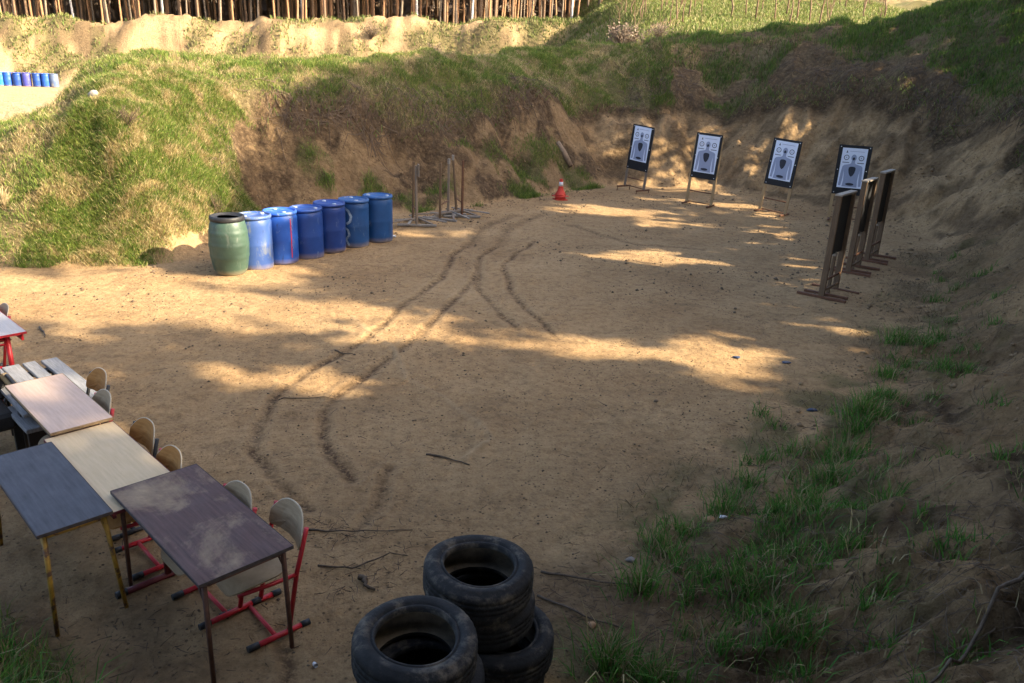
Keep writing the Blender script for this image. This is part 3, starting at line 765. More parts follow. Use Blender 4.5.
for (bx, by), c, lab in zip(BP, BL, LAB):
    m = drum_mat('blue drum plastic', *c); lm = drum_mat('blue drum lid', tuple(min(1, v * 1.25 + .006) for v in c[0]), tuple(min(1, v * 1.25 + .01) for v in c[1]), c[2], c[3] - .04)
    drums.append(blue_drum((bx, by, gz(bx, by) - .012), rng.uniform(0, 6), m, lm, lab, GRP, (rng.uniform(-.012, .012), rng.uniform(-.012, .012))))
def wrap(parent, name, mat, pts, w, r=.2925, loops=8):
    """ribbon of paint lying on the drum wall; pts = (angle, height)"""
    q = []
    for (a0, z0), (a1, z1) in zip(pts[:-1], pts[1:]):
        q += [(a0 + (a1 - a0) * i / loops, z0 + (z1 - z0) * i / loops) for i in range(loops)]
    q.append(pts[-1]); mb = MB(); vs = []
    for i, (a, z) in enumerate(q):
        a2, z2 = q[min(i + 1, len(q) - 1)]; a1, z1 = q[max(i - 1, 0)]
        du, dv = (a2 - a1) * r, z2 - z1; l = math.hypot(du, dv) or 1; nu, nv = -dv / l * w / 2, du / l * w / 2
        for sg in (1, -1):
            aa, zz = a + sg * nu / r, z + sg * nv
            vs.append((r * math.cos(aa), r * math.sin(aa), zz))
    mb.add(vs, [(2 * i, 2 * i + 1, 2 * i + 3, 2 * i + 2) for i in range(len(q) - 1)])
    return mb.build(name, mat, parent)
REDP = simple('red paint', (.55, .03, .03), (.4, .02, .02), .6, 30, 0)
GRAF = simple('white spray paint', (.34, .42, .52), (.10, .17, .26), .8, 14, 0)
def facing(o, side): return math.atan2(-o.location.y, -o.location.x) - o.rotation_euler.z + side
a = facing(drums[1], .62); wrap(drums[1], 'paint_stripe', REDP, [(a, .80), (a + .02, .5), (a, .12)], .018)
a = facing(drums[4], 0)
wrap(drums[4], 'paint_mark', GRAF, [(a - .65, .78), (a - .35, .72), (a - .18, .62), (a - .25, .52), (a - .5, .47)], .045)
wrap(drums[4], 'paint_mark', GRAF, [(a - .75, .42), (a - .4, .36), (a - .3, .26), (a - .55, .17), (a - .3, .06)], .04)
# the green one
gm = drum_mat('green barrel plastic', (.034, .066, .046), (.05, .09, .062), (.13, .15, .12), .58)
gx, gy = -4.72, 12.86
gb = empty('plastic_barrel', (gx, gy, gz(gx, gy) - .012), .4, 'bulging green plastic barrel with a black ring lid at the sunny end of the row', 'barrel', GRP)
pr = [(0, .01), (.21, .01), (.225, 0), (.245, .02), (.268, .08)]
for z in np.linspace(.14, .80, 34): pr.append((.27 + .046 * math.sin((z - .08) / .82 * math.pi) + (.004 if abs((z * 10) % 2 - 1) < .3 else 0), z))
pr += [(.272, .86), (.258, .89), (.25, .895), (.25, .93)]
MB().lathe(pr, 48, mod=lambda i, k, r, z: (r * (1 + .008 * math.cos(4 * math.pi * k / 48 + 1)), z)).build('body', gm, gb)
MB().lathe([(.252, .885), (.275, .888), (.28, .90), (.278, .945), (.268, .962), (.25, .966), (.235, .955), (.225, .93), (.16, .932)], 48).build('lid', BLK, gb)
MB().lathe([(.165, .933), (0, .933)], 32, mod=lambda i, k, r, z: (r * (1 + .12 * math.cos(6.283 * k / 32 * 3)), z + .001)).build('opening_shade', DARKIN, gb)  # flat near-black disc painting the darkness inside the lid hole

# far barrels across the field
far_mats = [drum_mat('far blue plastic', BL[i][0], BL[i][1], tuple(v * .55 for v in BL[i][2]), .62) for i in (1, 2, 3)] + [drum_mat('far grey blue plastic', (.05, .085, .18), (.10, .13, .19), (.24, .2, .14), .54)]
FL = ['turquoise blue barrel cut by the picture edge, in the far row across the field', 'bright blue barrel with a pale patch, in the far row across the field',
      'mid blue barrel in the far row, next to the one with a pale patch', 'violet blue barrel in the middle of the far row',
      'clean blue barrel in the far row between the violet and the scuffed barrel', 'scuffed blue barrel second from the berm end of the far row',
      'grey weathered barrel half hidden by the grassy berm, end of the far row']
FARP = [(-37.6, 60.0), (-37.13, 60.12), (-36.51, 60.24), (-35.89, 60.36), (-35.23, 60.48), (-34.64, 60.6), (-34.12, 60.72)]
drum_t = drum_mat('turquoise drum plastic', (.008, .13, .32), (.015, .18, .38), (.12, .2, .3), .65); drum_v = drum_mat('violet drum plastic', (.04, .04, .26), (.06, .075, .32), (.16, .15, .24), .58)
for i, (xx, yy) in enumerate(FARP):
    m = [drum_t, far_mats[0], far_mats[1], drum_v, far_mats[1], far_mats[0], far_mats[3]][i]
    blue_drum((xx, yy, gz(xx, yy)), i * 1.3, m, m, FL[i], 'plastic barrels in the far row across the field', s=1.02)

# ------------------------------------------------------------------ traffic cones, one stacked over the other
CONE = simple('orange red cone rubber', (.62, .045, .02), (.42, .03, .016), .55, 18, .1)
CWH = simple('white cone sleeve', (.72, .74, .76), (.5, .5, .5), .5, 20, 0)
def cone(loc, rz, label, s=1):
    t = empty('traffic_cone', loc, rz, label, 'traffic cone', 'stacked traffic cones'); t.scale = (s, s, s)
    MB().box((0, 0, .012), (.33, .33, .024), bev=.03).build('base', CONE, t)
    MB().lathe([(.15, .024), (.145, .055), (.12, .095), (.09, .15), (.066, .22), (.05, .33), (.042, .45), (.036, .462), (.024, .458), (.016, .36)], 24).build('body', CONE, t)
    MB().lathe([(.058, .275), (.0465, .385)], 24, mod=lambda i, k, r, z: (r + .003, z)).build('band', CWH, t)
    return t
zc = gz(1.12, 21.42)
cone((1.12, 21.42, zc - .004), .3, 'lower orange cone of the stacked pair near the back bank, mostly covered')
cone((1.12, 21.42, zc + .085), .75, 'upper orange traffic cone with white band, stacked on another cone')

# ------------------------------------------------------------------ tyres
def rubber():
    m, t, b = nt('old tyre rubber'); v = pos(t)
    c = ramp(t, noise(t, 9, 7, .7, v), [(.3, (.009, .009, .009)), (.52, (.020, .0195, .019)), (.68, (.12, .10, .075))])
    d = ramp(t, noise(t, 3, 6, .7, v), [(.56, (0, 0, 0)), (.75, (.7, .7, .7))])
    c = mix(t, d, c, (.11, .09, .065)); t.links.new(c, b.inputs['Base Color'])
    b.inputs['Roughness'].default_value = .8; b.inputs['Specular IOR Level'].default_value = .28
    bump(t, b, noise(t, 45, 7, .7, v), .6, .008); return m
RUB = rubber()
def dusty():
    m, t, b = nt('dusty tyre lining'); v = pos(t)
    c = ramp(t, noise(t, 5, 6, .7, v), [(.35, (.04, .034, .026)), (.55, (.15, .115, .07)), (.75, (.24, .18, .11))]); t.links.new(c, b.inputs['Base Color'])
    b.inputs['Roughness'].default_value = .9; return m
DUST = dusty()
def tyre(x, y, z, label, rz=0, R0=.315, wd=.215, ri=.205, tilt=(0, 0), gr='old car tyres in the two stacks', dent=.01):
    t = empty('car_tyre', (x, y, z), rz, label, 'tyre', gr, tilt)
    h = wd / 2; n = 120; ph = rng.uniform(0, 6)
    out = [(ri - .004, h - .040), (ri - .003, h - .018), (ri + .003, h - .008), (ri + .012, h - .007), (ri + .015, h - .013), (ri + .021, h - .012), (ri + .026, h - .002), (ri + .050, h + .004), (R0 - .040, h + .002), (R0 - .036, h - .004), (R0 - .016, h - .013),
           (R0 - .004, h - .027), (R0, h - .042), (R0 + .001, .047), (R0 - .004, .045), (R0 - .004, .040), (R0 + .002, .038), (R0 + .002, .012), (R0 - .004, .010), (R0 - .004, .005), (R0 + .002, .003), (R0 + .002, -.020), (R0 - .004, -.022), (R0 - .004, -.027), (R0 + .002, -.029), (R0 + .001, -.050)]
    out += [(r, -zz) for r, zz in out[:13][::-1]]
    def mod(i, k, r, zz):
        a = 2 * math.pi * k / n
        q = 1 + dent * math.cos(2 * a + ph) + dent * .5 * math.cos(3 * a + 2 * ph)
        if 10 <= i <= len(out) - 11 and (k + (i // 4)) % 3 == 0 and r > R0 - .005: r -= .0035
        return r * q, zz + dent * .6 * math.cos(a * 2 + ph * 3)
    MB().lathe(out, n, mod=mod, caps=False).build('tread', RUB, t)
    inn = [(ri - .004, h - .040), (ri + .02, h - .045), (ri + .075, h - .035), (R0 - .018, h - .05), (R0 - .015, 0), (R0 - .018, -h + .05), (ri + .075, -h + .035), (ri + .02, -h + .045), (ri - .004, -h + .040)]
    MB().lathe(inn, n, mod=mod, caps=False).build('lining', DUST, t)
    return t
bz = gz(-.08, 3.86)
tyre(-.03, 3.88, bz + .10, 'lowest tyre of the taller stack, on the sand', 0)
tyre(.01, 3.86, bz + .315, 'tyre second from the ground in the taller stack, pushed out of line', .6)
tyre(-.10, 3.91, bz + .53, 'tyre just under the top one in the taller stack', 1.9, R0=.30, wd=.20)
tyre(-.135, 3.89, bz + .745, 'dusty tyre lying on top of the taller stack', 2.3, tilt=(.02, -.02))
bz = gz(-.42, 3.28)
tyre(-.40, 3.27, bz + .10, 'lowest tyre of the shorter stack, on the sand', 1.1)
tyre(-.36, 3.22, bz + .315, 'second tyre from the ground in the shorter stack', .3)
tyre(-.38, 3.25, bz + .525, 'tyre just under the top one in the shorter stack', 2.6)
tyre(-.42, 3.27, bz + .735, 'dark tyre lying on top of the shorter stack near the camera', 0, tilt=(.03, .03))

# ------------------------------------------------------------------ target stands with paper targets
WD = simple('pale stand wood', (.42, .29, .14), (.30, .19, .09), .75, 6, .2, stretch=(14, 14, 1.2))
WDG = simple('grey stand wood', (.24, .19, .14), (.16, .12, .085), .8, 6, .2, stretch=(14, 14, 1.2))
WDD = simple('weathered brown wood', (.17, .105, .055), (.095, .058, .032), .8, 6, .25, stretch=(14, 14, 1.2), worn=(.25, .18, .11), wornat=(.6, .72))
RUST = simple('rusty angle iron', (.17, .075, .035), (.09, .04, .022), .8, 25, .3)
BRD = simple('black rubber board', (.014, .014, .016), (.008, .008, .009), .65, 14, .15, worn=(.06, .06, .06), wornat=(.66, .76))
PAP = simple('target paper', (.76, .81, .92), (.71, .76, .88), .7, 5, .05)
GRYP = simple('printed grey', (.34, .385, .51), (.30, .34, .46), .7, 5, 0)
DRKP = simple('printed dark', (.035, .04, .055), (.025, .028, .04), .7, 9, 0)
PLATE_Y = -.030
def flat(mb, pts, y, x0=0, z0=0):
    vs = [(x0 + u, y, z0 + v) for u, v in pts]
    return mb.add(vs, [tuple(range(len(vs)))])
def ellipse(cx, cz, rx, rz, n=28): return [(cx + rx * math.cos(6.2832 * k / n), cz + rz * math.sin(6.2832 * k / n)) for k in range(n)]
def ringf(mb, cx, cz, r0, r1, y, n=28):
    vs = [(cx + r * math.cos(6.2832 * k / n), y, cz + r * math.sin(6.2832 * k / n)) for r in (r0, r1) for k in range(n)]
    return mb.add(vs, [(k, (k + 1) % n, n + (k + 1) % n, n + k) for k in range(n)])
def paper_target(st, cz, w, h):
    p = flat(MB(), [(-w / 2, -h / 2), (w / 2, -h / 2), (w / 2, h / 2), (-w / 2, h / 2)], PLATE_Y, 0, cz)
    # a sheet that bellies very slightly off the board
    mb = MB(); nu, nv = 6, 9; vs = []
    for j in range(nv):
        for i in range(nu):
            vs.append((-w / 2 + w * i / (nu - 1), PLATE_Y - .0045 - .0025 * math.sin(i * 1.3 + j), cz - h / 2 + h * j / (nv - 1)))
    mb.add(vs, [(j * nu + i, j * nu + i + 1, (j + 1) * nu + i + 1, (j + 1) * nu + i) for j in range(nv - 1) for i in range(nu - 1)], True)
    paper = mb.build('paper_sheet', PAP, st)
    y1, y2 = PLATE_Y - .0095, PLATE_Y - .0125
    k = h / 1.05; b = cz - h / 2
    sil = [(-.285, .05), (-.27, .25), (-.255, .42), (-.235, .555), (-.17, .605), (-.075, .635), (-.05, .67), (-.04, .72)]
    sil = sil + [(-u, v) for u, v in sil[::-1]]
    # torso between the arms, arms as separate slopes with pale gaps
    torso = [(-.19, .03), (-.175, .2), (-.185, .36), (-.215, .60), (-.075, .635), (-.048, .66), (-.042, .74), (.042, .74), (.048, .66), (.075, .635), (.215, .60), (.185, .36), (.175, .2), (.19, .03)]
    fig = MB(); flat(fig, [(u * k, b + v * k) for u, v in torso], y1); fig.build('printed_body', GRYP, paper)
    for s in (-1, 1):
        arm = [(-.285, .06), (-.225, .05), (-.205, .25), (-.20, .45), (-.212, .60), (-.25, .565), (-.268, .42)]
        flat(MB(), [(s * u * k, b + v * k) for u, v in arm], y1 - .0006).build('printed_arm', GRYP, paper)
        ringf(MB(), s * .185 * k, b + .80 * k,   .052 * k, .068 * k, y1).build('printed_ring', DRKP, paper)
        flat(MB(), ellipse(s * .185 * k, b + .80 * k, .012 * k, .012 * k), y2).build('ring_centre', DRKP, paper)
        flat(MB(), [(s * .10 * k, b + .678 * k), (s * .27 * k, b + .678 * k), (s * .27 * k, b + .662 * k), (s * .10 * k, b + .662 * k)], y1 - .0018).build('printed_line', DRKP, paper)
    flat(MB(), [(u, v) for u, v in ellipse(0, b + .80 * k, .066 * k, .088 * k)], y1 - .0012).build('printed_head', GRYP, paper)
    flat(MB(), [(-.13 * k, b + .962 * k), (.24 * k, b + .962 * k), (.24 * k, b + .972 * k), (-.13 * k, b + .972 * k)], y1).build('printed_line', GRYP, paper)
    drop = [(0, .30), (.045, .34), (.075, .41), (.09, .49), (.085, .54), (.05, .565), (0, .57)]
    drop = drop + [(-u, v) for u, v in drop[-2:0:-1]]
    flat(MB(), [(u * k, b + v * k) for u, v in drop], y2).build('chest_mark', DRKP, paper)
    flat(MB(), ellipse(0, b + .10 * k, .105 * k, .036 * k), y2).build('belly_mark', DRKP, paper)
    flat(MB(), ellipse(0, b + .775 * k, .032 * k, .040 * k), y2 - .001).build('head_mark', DRKP, paper)
    mk = MB(); flat(mk, [(-.20 * k, b + .955 * k), (-.18 * k, b + .955 * k), (-.185 * k, b + .985 * k), (-.195 * k, b + .985 * k)], y2)
    flat(mk, [(-.215 * k, b + .925 * k), (-.165 * k, b + .925 * k), (-.18 * k, b + .9555 * k), (-.20 * k, b + .9555 * k)], y2); mk.build('corner_mark', DRKP, paper)
def target_stand(x, y, rz, label, wood, w=.76, brd=(.70, 1.17), leg=.72, tilt=(0, 0), paper=(.575, .96), pz=.0, pins=False):
    z0 = gz(x, y)
    t = empty('target_stand', (x, y, z0), rz, label, 'target stand', 'paper target stands before the back bank', tilt)
    zt = .10 if pins else .045
    for s in (-1, 1):
        MB().box((s * (w / 2 - .04), 0, (leg + brd[1] * .96 + zt) / 2), (.075, .032, leg + brd[1] * .96 - zt), bev=.004).build('upright', wood, t)
        f = MB().box((s * (w / 2 - .04), -.036, zt), (.05, .62, .04), bev=.004)
        if pins:
            for q in (-.29, .29): f.tube([(s * (w / 2 - .04), -.036 + q, zt), (s * (w / 2 - .04), -.036 + q * 1.06, -.05)], .012, 6)
        f.build('foot', RUST, t)
    MB().tube([(-w / 2 + .04, .028, .36), (w / 2 - .04, .028, .36)], .016, 8).build('crossbar', RUST, t)
    MB().tube([(-w / 2 + .04, .028, zt + .03), (w / 2 - .04, .028, zt + .03)], .014, 8).build('crossbar', RUST, t)
    bb = MB().box((0, -.0225, leg + brd[1] / 2), (brd[0], .012, brd[1]), bev=.003).build('board', BRD, t)
    for sx in (-1, 1):
        for q in (.04, .5, .96): MB().box((sx * (brd[0] / 2 - .05), -.030, leg + brd[1] * q), (.022, .006, .022), bev=.002).build('tack', CWH, bb)
    paper_target(t, leg + brd[1] / 2 + pz + .05, *paper)
    return t
target_stand(3.34, 23.45, R(-44), 'target stand on small iron pegs, next to the orange cones, its board hanging low', WDG, tilt=(R(-2), R(4)), brd=(.74, 1.25), leg=.62, pz=.06, pins=True)
target_stand(4.85, 21.6, R(-30), 'target stand on pale legs between the pegged stand and the most tilted one', WD, tilt=(R(-2), R(2.5)))
target_stand(6.58, 20.75, R(-38), 'target stand with the most sideways tilt, third away from the cones', WD, tilt=(R(-3), R(3.5)), brd=(.74, 1.17))
target_stand(8.18, 20.1, R(-22), 'target stand partly hidden behind the wooden racks', WD, tilt=(R(-2), R(0)), brd=(.76, 1.2), leg=.66)

# ------------------------------------------------------------------ empty wooden frames seen edge on
WPAL = simple('bleached end wood', (.38, .33, .26), (.25, .2, .15), .8, 9, .2)
def frame_stand(a, b, label, h=1.70):
    (ax, ay), (bx, by) = a, b
    L = math.hypot(bx - ax, by - ay); rz = math.atan2(by - ay, bx - ax)
    cx, cy = (ax + bx) / 2, (ay + by) / 2
    t = empty('wooden_rack', (cx, cy, gz(cx, cy) - .01), rz, label, 'wooden rack', 'wooden racks standing by the right bank', (0, R(1.0)))
    for s in (-1, 1):
        MB().box((s * L / 2, 0, h / 2), (.055, .095, h), bev=.005).build('upright', WDD, t)
    MB().box((0, 0, h + .016), (L + .08, .115, .03), bev=.004).build('top_rail', WPAL, t)
    MB().box((0, .02, h * .70), (L - .055, .022, h * .56), bev=.003).build('board', BRD, t)
    for q in (.06,):
        p = MB().box((q * L, .02, h * .20), (.045, .05, h * .40), bev=.004).build('post', WDD, t)
        MB().box((q * L, .02, h * .40 + .02), (.06, .07, .07), bev=.004).build('post_cap', WPAL, p)
    for z in (.16, .34):
        MB().box((0, -.058 + .02, z), (L - .05, .022, .035), bev=.003).build('crossbar', WDD if z < .3 else RUST, t)
    for q in (-.5, .5):
        MB().box((q * L, .0, .035), (.06, .80, .045), bev=.004).build('foot', RUST, t)
    MB().box((-.18 * L, 0, .036), (.05, .72, .042), bev=.004).build('foot', RUST, t)
frame_stand((5.09, 12.82), (5.54, 13.41), 'wooden rack nearest to the camera, first of the three edge on racks')
frame_stand((6.21, 14.6), (6.64, 15.2), 'wooden rack standing between the two other edge on racks')
frame_stand((7.02, 15.74), (7.46, 16.35), 'wooden rack closest to the paper targets, last of three edge on racks', 1.76)

# ------------------------------------------------------------------ bare stands beside the barrels
SIL = simple('silvered batten', (.30, .265, .22), (.18, .155, .125), .8, 8, .2, stretch=(3, 3, 3))
def bare_stand(a, b, label, mats, h, plate=False, lean=(0, 0)):
    (ax, ay), (bx, by) = a, b; L = math.hypot(bx - ax, by - ay); rz = math.atan2(by - ay, bx - ax)
    cx, cy = (ax + bx) / 2, (ay + by) / 2
    t = empty('bare_stand', (cx, cy, gz(cx, cy)), rz, label, 'bare stand', 'empty target stands beside the barrels')
    for s, m, ln in ((-1, mats[0], lean[0]), (1, mats[1], lean[1])):
        MB().tube([(s * L / 2, 0, .03), (s * L / 2 + ln * .4, ln * .3, h * .55), (s * L / 2 + ln, ln * .6, h)], [.032, .03, .028], 5, smooth=False).build('upright', m, t)
        MB().box((s * L / 2, 0, .03), (.055, .85, .045), Matrix.Rotation(.18 * s, 3, 'Z'), bev=.004).build('foot', SIL, t)
    MB().box((0, .10, .055), (L * 1.25, .06, .03), Matrix.Rotation(-.25, 3, 'Z'), bev=.003).build('batten', SIL, t)
    MB().box((0, -.22, .058), (L * 1.2, .05, .03), Matrix.Rotation(.3, 3, 'Z'), bev=.003).build('batten', WDG, t)
    MB().box((.12, -.30, .085), (L * 1.7, .045, .025), Matrix.Rotation(.75, 3, 'Z'), bev=.003).build('batten', SIL, t)
    MB().box((-.1, .28, .09), (L * 1.5, .045, .025), Matrix.Rotation(-.9, 3, 'Z'), bev=.003).build('batten', WDG, t)
    MB().tube([(-L / 2, 0, .34), (L / 2, 0, .34)], .014, 6).build('crossbar', RUST, t)
    if plate: MB().box((-L / 2 + .02, -.035, h - .1), (.15, .03, .26), bev=.004).build('plate', WDG, t)
    else: MB().box((L / 2 + lean[1], lean[1] * .6, h - .03), (.075, .05, .12), bev=.004).build('plate', SIL, t)
bare_stand((-2.17, 17.15), (-2.33, 17.75), 'bare stand with a grey plate at the top of its posts, beside the barrel row', (WDG, WDD), 1.30, True, (.03, -.02))
bare_stand((-1.75, 17.95), (-1.62, 18.6), 'bare stand with two dark grey posts, between the plated and the rusty stand', (WDD, WDG), 1.27)
bare_stand((-1.28, 18.35), (-1.46, 18.95), 'bare stand with rusty red posts leaning together, nearest the cones', (RUST, WDD), 1.30, False, (0, .12))

# ------------------------------------------------------------------ school tables
def top_mat(name, c1, c2, stain, at, rough=.5, bl=None):
    m, t, b = nt(name); v = objc(t)
    st_ = objc(t, (1.2, 16, 4))
    c = ramp(t, noise(t, 3.0, 5, .6, st_), [(.3, c2), (.7, c1)])
    w = ramp(t, noise(t, 1.9, 9, .70, v, .25), [(at, (0, 0, 0)), (at + .22, (.85, .85, .85))])
    c = mix(t, w, c, stain)
    sp = N(t, 'ShaderNodeTexVoronoi', Scale=26.0); t.links.new(v, sp.inputs['Vector'])
    c = mix(t, ramp(t, sp.outputs['Distance'], [(.05, (.55, .55, .55)), (.09, (0, 0, 0))]), c, tuple(x * .5 for x in c2))
    t.links.new(c, b.inputs['Base Color'])
    r = ramp(t, noise(t, 5, 6, .7, v), [(.3, (rough,) * 3), (.7, (rough + .25,) * 3)]); t.links.new(r, b.inputs['Roughness']); b.inputs['Specular IOR Level'].default_value = .28
    bump(t, b, noise(t, 20, 5, .6, v), .12, .004); return m
T_PUR = top_mat('worn purple laminate', (.12, .068, .058), (.065, .04, .035), (.36, .265, .155), .46, .55)
T_CRE = top_mat('cream laminate', (.58, .44, .265), (.48, .36, .21), (.34, .27, .18), .66, .5)
T_PNK = top_mat('pinkish beech laminate', (.60, .43, .32), (.48, .33, .245), (.44, .32, .25), .64, .4)
T_BLU = top_mat('dark blue grey laminate', (.080, .080, .092), (.05, .05, .057), (.15, .14, .135), .62, .5)
T_FAR = top_mat('light grey laminate', (.50, .46, .42), (.40, .36, .33), (.33, .3, .27), .66, .5)
REDM = simple('red lacquered steel', (.50, .018, .025), (.30, .012, .018), .4, 18, .08, worn=(.16, .09, .06), wornat=(.68, .76))
DRED = simple('dark red steel', (.16, .02, .025), (.08, .015, .018), .5, 18, .1, worn=(.14, .08, .05), wornat=(.62, .72))
YELM = simple('chipped yellow steel', (.42, .25, .03), (.28, .15, .02), .55, 16, .15, worn=(.10, .05, .025), wornat=(.52, .6))
RSTM = simple('rust brown steel', (.13, .055, .03), (.065, .03, .02), .7, 18, .25)
BLKM = simple('black steel', (.02, .02, .022), (.012, .012, .012), .5, 18, .1)
EDGB = simple('raw board edge', (.36, .25, .14), (.2, .13, .07), .7, 20, .2)
EDGD = simple('dark board edge', (.07, .055, .05), (.04, .03, .03), .7, 20, .2)

def table(x, y, rz, L, W, top, edge, frame, label, style, zt=.75, splay=.05, tilt=(0, 0)):
    t = empty('school_table', (x, y, gz(x, y)), rz, label, 'table', 'school tables set out on the sand', tilt)
    MB().box((0, 0, zt - .010), (L, W, .020), bev=.002).build('tabletop', top, t)
    MB().box((0, 0, zt - .0225), (L - .004, W - .004, .005)).build('underboard', edge, t)
    e = MB()
    for s in (-1, 1):
        e.box((0, s * (W / 2 + .0015), zt - .011), (L + .006, .003, .0235)); e.box((s * (L / 2 + .0015), 0, zt - .011), (.003, W, .0235))
    e.build('edge_strip', edge, t)
    if style == 'tube':
        for sx in (-1, 1):
            for sy in (-1, 1):
                MB().tube([(sx * (L / 2 - .045), sy * (W / 2 - .045), zt - .03), (sx * (L / 2 - .045 + splay), sy * (W / 2 - .045 + splay * .5), 0)], [.0165, .0145], 10).build('leg', frame, t)
        rl = MB()
        for s in (-1, 1):
            rl.box((0, s * (W / 2 - .045), zt - .046), (L - .12, .022, .034), bev=.003); rl.box((s * (L / 2 - .045), 0, zt - .046), (.022, W - .12, .034), bev=.003)
        rl.build('rail', frame, t)
        for sx in (-1, 1):
            for sy in (-1, 1): MB().tube([(sx * (L / 2 - .16), sy * (W / 2 - .045), zt - .06), (sx * (L / 2 - .035), sy * (W / 2 - .04), zt - .18)], .008, 6).build('brace', frame, t)
    else:
        for sx in (-1, 1):
            X = sx * (L / 2 - .13)
            MB().tube([(X, .10, zt - .05), (X, .10, .05)], .026, 10).build('leg', frame, t)
            MB().tube([(X, .10, zt - .10), (X, -.02, zt - .055)], .018, 8).build('gusset', frame, t)
            f = MB().tube([(X, -W / 2 + .02, .028), (X, W / 2 - .02, .028)], .024, 10).build('foot', frame, t)
            for s in (-1, 1): MB().tube([(X, s * (W / 2 - .06), .0285), (X, s * (W / 2 + .012), .0285)], .0275, 10).build('foot_cap', BLK, f)
            MB().box((X, 0, zt - .043), (.045, W - .06, .032), bev=.004).build('bearer', frame, t)
        MB().box((0, W / 2 - .03, zt - .066), (L - .10, .024, .078), bev=.004).build('rail', frame, t)
        MB().box((0, -W / 2 + .03, zt - .055), (L - .10, .024, .055), bev=.004).build('rail', frame, t)
        MB().box((0, -.02, zt - .115), (L - .34, W - .16, .012), bev=.003).build('book_shelf', EDGB, t)
    return t
table(-1.955, 4.395, R(-44.7), 1.34, .585, T_PUR, EDGD, RSTM, 'worn purple topped table with rusty legs, scuffed down to bare board', 'tube', .757, .02)
table(-2.855, 5.12, R(-44.3), 1.37, .50, T_CRE, DRED, DRED, 'cream topped table with dark red edge between the purple and pink tables', 'c', .742)
table(-3.755, 6.035, R(-44.3), 1.20, .455, T_PNK, EDGB, BLKM, 'pinkish beech topped table standing in front of the grey plank table', 'c', .752)
table(-3.14, 4.76, R(-45.0), 1.27, .44, T_BLU, EDGD, YELM, 'dark blue grey topped table on chipped yellow legs', 'tube', .73, .075)
table(-5.61, 7.92, R(-43.0), 1.30, .50, T_FAR, REDM, REDM, 'pale topped table on bright red frame at the picture edge, apart from the others', 'c', .752)

# ------------------------------------------------------------------ school chairs
def ply(name, c1, c2, worn):
    m, t, b = nt(name); v = objc(t, (2.5, 3, 22))
    c = ramp(t, noise(t, 3, 5, .6, v), [(.3, c2), (.7, c1)])
    w = ramp(t, noise(t, 5, 7, .7, objc(t), .3), [(.58, (0, 0, 0)), (.74, (.8, .8, .8))]); c = mix(t, w, c, worn)
    t.links.new(c, b.inputs['Base Color']); b.inputs['Roughness'].default_value = .72; b.inputs['Specular IOR Level'].default_value = .25
    bump(t, b, noise(t, 12, 4, .6, v), .1, .003); return m
PLY_G = ply('grey weathered plywood', (.40, .29, .17), (.27, .19, .11), (.17, .125, .08))
PLY_B = ply('brown varnished plywood', (.46, .215, .055), (.31, .135, .03), (.17, .08, .03))
PLYE = simple('pale plywood edge', (.50, .42, .30), (.38, .3, .2), .7, 30, .1)
def rrect(w, h, r, n=6):
    o = []
    for cx, cz, a0 in ((w / 2 - r, h / 2 - r, 0), (-w / 2 + r, h / 2 - r, 90), (-w / 2 + r, -h / 2 + r, 180), (w / 2 - r, -h / 2 + r, 270)):
        for k in range(n + 1):
            a = R(a0 + 90 * k / n); o.append((cx + r * math.cos(a), cz + r * math.sin(a)))
    return o
def top_round(w, h, r, n=22):
    o = [(w / 2 * q, -h / 2) for q in (-.94, -.5, 0, .5, .94)] + [(w / 2, -h / 2 + .02)]
    for k in range(n + 1):
        u = math.cos(math.pi * k / n); o.append((w / 2 * u, h / 2 - r * abs(u) ** 3.2))
    return o + [(-w / 2, -h / 2 + .02)]
def chair(x, y, rz, seatm, frame, label, caps=BLK):
    t = empty('school_chair', (x, y, gz(x, y)), rz, label, 'chair', 'school chairs pushed up to the tables')
    w = .205
    for s in (-1, 1):
        MB().tube([(s * w, 0, .03), (s * w, .075, .43), (s * w, .16, .735)], [.016, .0155, .015], 10).build('post', frame, t)
        f = MB().tube([(s * w, -.27, .022), (s * w, .12, .022)], .019, 10).build('foot', frame, t)
        MB().tube([(s * w, -.285, .0225), (s * w, -.21, .0225)], .0225, 10).build('foot_cap', caps, f); MB().tube([(s * w, .085, .0225), (s * w, .145, .0225)], .0225, 10).build('foot_cap', caps, f)
        MB().tube([(s * w, .07, .425), (s * w * .96, -.10, .422), (s * w * .92, -.31, .432)], .014, 8).build('seat_arm', frame, t)
    MB().tube([(-w, -.09, .024), (w, -.09, .024)], .015, 8).build('crossbar', frame, t)
    MB().tube([(-w * .94, -.20, .424), (w * .94, -.20, .424)], .013, 8).build('seat_bar', frame, t)
    def seat(u, v, wv):
        c = .012 * (u / .19) ** 2 - .035 * max(0, (-v - .08) / .11) ** 2 - .008 + .012 * max(0, (v - .02) / .15)
        return (u, -.16 + v, .452 + c + wv)
    MB().plate(rrect(.41, .39, .10), .011, seat).build('seat', seatm, t)
    def back(u, v, wv):
        z = .705 + v; y = .075 + (z - .43) * .279 + .028 - .036 * (u / .19) ** 2 - wv
        return (u, y - .004, z)
    b = MB().plate(top_round(.415, .205, .115), .011, back).build('backrest', seatm, t)
    e = MB(); o = top_round(.416, .206, .1155); pts = [back(u, v, .0055) for u, v in o]
    e.tube([pts[k] for k in range(len(pts))] + [pts[0]], .0052, 6, cap=False); e.build('ply_edge', PLYE, b)
    return t
chair(-1.51, 4.41, R(-47), PLY_G, REDM, 'grey seated chair with red frame fully seen at the near end of the purple table')
chair(-1.90, 4.59, R(-44), PLY_G, REDM, 'grey backed red framed chair behind the middle of the purple table')
